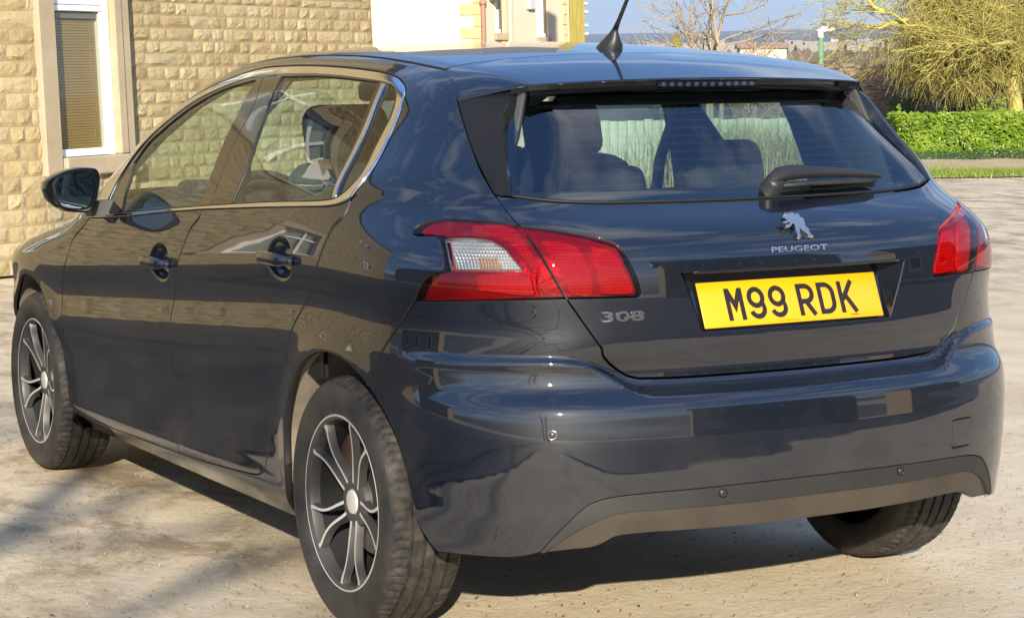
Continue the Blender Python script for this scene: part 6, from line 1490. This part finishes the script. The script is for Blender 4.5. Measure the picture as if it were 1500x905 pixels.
# things seen through the rear window: pale garden fence, conifer, dry grass
def garden():
    a, b = gnd(850, 200, 27.), gnd(1190, 200, 28.5); d = nrm(b-a); L_ = float(np.linalg.norm(b-a)); fe = empty('garden_fence', tuple(a), label='pale board fence seen through the car rear window', cat='fence'); Fm = Matrix.Translation(-Vector(a)) @ wallframe(a, d, Zv); x = -.4; zt = float(at(1000, 176, 27.6)[2])
    rnd = random.Random(8); me = None
    while x < L_+.6:
        o = rbox('board', (.118, .018, zt), .003, M['fence'], fe, seg=1); o.matrix_basis = Fm @ Matrix.Translation((x, rnd.gauss(0, .002), zt/2+rnd.gauss(0, .006))); x += .125
    for x in np.arange(-.3, L_+.6, 1.8): o = rbox('post', (.09, .09, zt+.08), .006, M['fence'], fe, seg=1); o.matrix_basis = Fm @ Matrix.Translation((x, .07, zt/2))
    for z in (.25, zt-.2): o = rbox('rail', (L_+.9, .035, .07), .004, M['fence'], fe, seg=1); o.matrix_basis = Fm @ Matrix.Translation((L_/2, .028, z))
    rnd = random.Random(4)
    for nm, u, D, h, w_, mat, lab, cat in (('conifer_shrub', 997, 26.3, float(at(997, 146, 26.3)[2]), .26, 'shrub', 'dark green clipped conifer in front of the pale fence', 'shrub'), ('yellow_conifer', 991, 38., float(at(991, 50, 38.)[2]), .30, 'conifer', 'small golden conifer peeping over the car roof beside the bare tree', 'shrub')):
        t = empty(nm, tuple(gnd(u, 150, D)), label=lab, cat=cat); m = MB()
        def fc():
            z = h*rnd.random()**.8; r = w_*(1-(z/h)**2.2)*rnd.uniform(.75, 1.05)+.02; a_ = rnd.uniform(0, 6.28); return (r*math.cos(a_), r*math.sin(a_), z), (math.cos(a_), math.sin(a_), .9)
        leaves(m, 4200, fc, .05, rnd); m.build('foliage', M[mat], t, kind='stuff'); m = MB(); m.tube([(0, 0, -.1), (0, 0, h*.8)], [.03, .01], 6); m.build('trunk', M['darkbark'], t)
    g = MB(); o = gnd(1085, 230, 25.5)
    for _ in range(2600):
        p = Vector(RH)*rnd.gauss(0, .55)+Vector(VW)*rnd.gauss(0, .35); hh = rnd.uniform(.35, 1.0); aa = rnd.uniform(0, 6.28); w_ = Vector((math.cos(aa), math.sin(aa), 0))*.006; q = p+Vector((rnd.gauss(0, .05), rnd.gauss(0, .05), hh*.6)); tt = p+Vector((rnd.gauss(0, .18), rnd.gauss(0, .18), hh))
        g.add([p-w_, p+w_, q+w_*.7, q-w_*.7, tt], [(0, 1, 2, 3), (3, 2, 4)])
    og = g.build('dry_grass_clump', M['dry'], None); og.location = tuple(o); tag(og, 'tall dry grass clump in front of the pale fence behind the car', 'grass')
garden()
# far building roofs in the valley
def farbuildings():
    rnd = random.Random(9)
    for (u, v, D, w_, h, mat, roof, lab) in ((1118, 84, 150., 3.2, 1.0, 'pinkrender', 'drain', 'low outbuilding with a pinkish roof below the bare tree'), (1196, 71, 1500., 22., 4., 'meter', 'slate', 'long white shed in the valley left of the street lamp'), (1222, 68, 1500., 4.5, 8., 'meter', 'slate', 'grey tower in the valley right of the street lamp'), (1268, 74, 1400., 18., 3., 'meter', 'slate', 'pale warehouse in the valley under the willow branches')):
        p = at(u, v, D); b = empty('far_building', tuple(p), label=lab, cat='building'); m = MB(); m.frame((0, 0, 0), RH, VW, Zv, (-w_/2, w_/2), (0, w_*.6), (-14 if D > 100 else -3, h*.6)); m.build('wall', M[mat], b)
        m = MB(); X, Y = Vector(RH), Vector(VW); z0, z1 = h*.6, h*(1.0 if w_ > h else .66)
        m.add([X*(-w_/2-.2)-Y*.2+Vector((0, 0, z0)), X*(w_/2+.2)-Y*.2+Vector((0, 0, z0)), X*(w_/2+.2)+Y*w_*.3+Vector((0, 0, z1)), X*(-w_/2-.2)+Y*w_*.3+Vector((0, 0, z1)), X*(-w_/2-.2)+Y*w_*.62+Vector((0, 0, z0)), X*(w_/2+.2)+Y*w_*.62+Vector((0, 0, z0))], [(0, 1, 2, 3), (3, 2, 5, 4), (0, 3, 4), (1, 5, 2)]); m.build('roof', M[roof], b)
    # woods and hamlets on the far slopes
    m = MB(); w2 = MB()
    for _ in range(4200):
        D = math.exp(rnd.uniform(math.log(260), math.log(1700))); u = rnd.uniform(780, 1560); t = math.log(D/55)/math.log(9000/55)
        if noise.noise((u*.012, t*9, 3.)) < .08: continue
        ang = np.interp(t, [0, .2, .45, .6, .75, .88, 1], [-1.35, -.15, .35, .55, .72, .88, 1.22]); dxy = VW+RH*(u-750)/FPX; x, y = CAM[0]+dxy[0]*D, CAM[1]+dxy[1]*D; a = math.degrees(math.atan2(dxy[0], dxy[1])); r = math.hypot(x-CAM[0], y-CAM[1]); t = math.log(r/55)/math.log(9000/55)
        ang = np.interp(t, [0, .2, .45, .6, .75, .88, 1], [-1.35, -.15, .35, .55, .72, .88, 1.22])+.010*(a-32)*t+(.16*noise.noise((a*.09, t*3, 1.7))+.06*noise.noise((a*.35, t*6, 4.2)))*t*(1.4-t)
        z = 1.355+r*math.tan(math.radians(ang)); s = rnd.uniform(1.6, 3.2)
        for q in range(3):
            c_ = Vector((x+rnd.gauss(0, s*.5), y+rnd.gauss(0, s*.5), z)); k_ = 5; b = len(m.v)
            m.v += [(c_.x+s*.55*math.cos(6.28*i/k_), c_.y+s*.55*math.sin(6.28*i/k_), c_.z-1) for i in range(k_)]+[(c_.x+s*.5*math.cos(6.28*i/k_+.6), c_.y+s*.5*math.sin(6.28*i/k_+.6), c_.z+s*.55) for i in range(k_)]+[(c_.x, c_.y, c_.z+s*rnd.uniform(.8, 1.1))]
            for i in range(k_): j = (i+1) % k_; m.f += [(b+i, b+j, b+k_+j), (b+i, b+k_+j, b+k_+i), (b+k_+i, b+k_+j, b+2*k_)]; m.m += [0, 0, 0]
    m.build('far_woods', M['darkbark'], None, kind='stuff')
    for _ in range(150):
        D = math.exp(rnd.uniform(math.log(700), math.log(4500))); u = rnd.uniform(940, 1330); dxy = VW+RH*(u-750)/FPX; x, y = CAM[0]+dxy[0]*D, CAM[1]+dxy[1]*D; a = math.degrees(math.atan2(dxy[0], dxy[1])); r = math.hypot(x-CAM[0], y-CAM[1]); t = math.log(r/55)/math.log(9000/55)
        ang = np.interp(t, [0, .2, .45, .6, .75, .88, 1], [-1.35, -.15, .35, .55, .72, .88, 1.22])+.010*(a-32)*t+(.16*noise.noise((a*.09, t*3, 1.7))+.06*noise.noise((a*.35, t*6, 4.2)))*t*(1.4-t)
        z = 1.355+r*math.tan(math.radians(ang)); s = rnd.uniform(6, 16); w2.frame((x, y, z), RH*s, VW*6, Zv, (-.5, .5), (-.5, .5), (-2, rnd.uniform(4, 7)))
    w2.build('far_town', M['far_wall'], None, kind='stuff')
farbuildings()
# trees and a gabled house behind the camera: they shade the yard and show in the paint
def behind():
    s = np.array([-math.sin(SUN_AZ), -math.cos(SUN_AZ), 0])
    for i, (g, dist, off_, h, r) in enumerate((((-1.9, .2, 0), 13., -2.1, 8., .13), ((-2.6, 1.2, 0), 17., -1.3, 9., .15))):
        side = np.array([s[1], -s[0], 0]); p = np.array(g)+s*dist+side*off_*0
        bare_tree('roadside_tree', p, ['shorter bare roadside tree behind the photographer throwing thin shadows on the yard', 'taller bare roadside tree behind the photographer, further from the car'][i], h, r, 2, 40+i, M['darkbark'], spread=.5, group='bare trees behind the photographer', minr=.008, kids=(2, 3), crown_from=.3)
    # houses across the road, seen only as reflections
    for (x, y, rz, w_, dp2, hw_, lab) in ((9., -19., 12, 9., 7., 4.6, 'stone house across the road behind the car, with a slate gable roof'), (24., -15., 30, 10., 7., 4.2, 'second stone house across the road, further right'), (-26., 6., 100, 12., 7., 5.2, 'stone terrace house on the far left, seen in the paint of the car')):
        b = empty('stone_house', (x, y, 0), math.radians(rz), label=lab, cat='house'); m = MB(); m.box((0, 0, hw_/2), (w_, dp2, hw_)); wo_ = m.build('wall', M['stone'], b)
        m = MB(); a = w_/2+.3; d = dp2/2+.3; m.add([(-a, -d, hw_), (a, -d, hw_), (a, 0, hw_+2.6), (-a, 0, hw_+2.6), (-a, d, hw_), (a, d, hw_)], [(0, 1, 2, 3), (3, 2, 5, 4), (0, 3, 4), (1, 5, 2)]); m.build('roof', M['slate'], b)
        for fx_ in (-1, 1):
            for xx in (-w_*.3, 0, w_*.3):
                for zz in (1.5, hw_-1.1):
                    f = rbox('window', (1.1, .08, 1.2), .01, M['upvc'], b, (xx, fx_*(dp2/2+.02), zz), seg=1); rbox('pane', (.9, .02, 1.0), .004, M['gloss_black'], f, (0, fx_*.04, 0), seg=1)
behind()
# leaf litter and grit on the yard
def litter():
    rnd = random.Random(6); m = MB()
    for _ in range(4200):
        D = rnd.uniform(3.2, 9.5); u = rnd.uniform(-60, 1560); p = CAM[:2]+(VW*D+RH*D*(u-750)/FPX)[:2]
        s = rnd.uniform(.002, .006)*(2.2 if rnd.random() < .06 else 1); a = rnd.uniform(0, 6.28); c_, sn = math.cos(a), math.sin(a); w_ = s*rnd.uniform(.25, .7)
        z = .004; V = [(p[0]+c_*x-sn*y, p[1]+sn*x+c_*y, z+zz) for x, y, zz in ((-s, 0, 0), (0, w_, .002), (s, 0, .001+rnd.random()*.003), (0, -w_, .001), (0, 0, .0035))]
        m.add(V, [(0, 4, 1), (4, 2, 1), (0, 3, 4), (4, 3, 2)])
    gm_ = MB()
    for _ in range(2600):
        D = rnd.uniform(3.2, 7.5); u = rnd.uniform(-60, 1560); p = CAM[:2]+(VW*D+RH*D*(u-750)/FPX)[:2]; s = rnd.uniform(.0012, .0038)*(1.9 if rnd.random() < .05 else 1); a = rnd.uniform(0, 6.28)
        V = [(p[0]+s*math.cos(a+q*1.57)*rnd.uniform(.7, 1.2), p[1]+s*math.sin(a+q*1.57)*rnd.uniform(.7, 1.2), -.001) for q in range(4)]+[(p[0]+s*.2, p[1], s*rnd.uniform(.7, 1.2))]
        gm_.add(V, [(0, 1, 4), (1, 2, 4), (2, 3, 4), (3, 0, 4)])
    gm_.build('loose_grit', simple('loose_grit', (.30, .255, .19), .9, var=.5, sc=60), None, kind='stuff')
    m.build('leaf_litter', M['leaf_litter'], None, kind='stuff')
litter()

def haze():
    m = MB(); m.box((0, 0, 118), (19600, 19600, 340)); g = N('valley_haze'); v = g.n('ShaderNodeVolumePrincipled'); v.inputs['Density'].default_value = 1.0e-4; v.inputs['Color'].default_value = (.72, .82, .95, 1); v.inputs['Anisotropy'].default_value = .2
    g.l(v.outputs[0], g.out.inputs['Volume']); m.build('haze', g.m, None, kind='stuff')
haze()
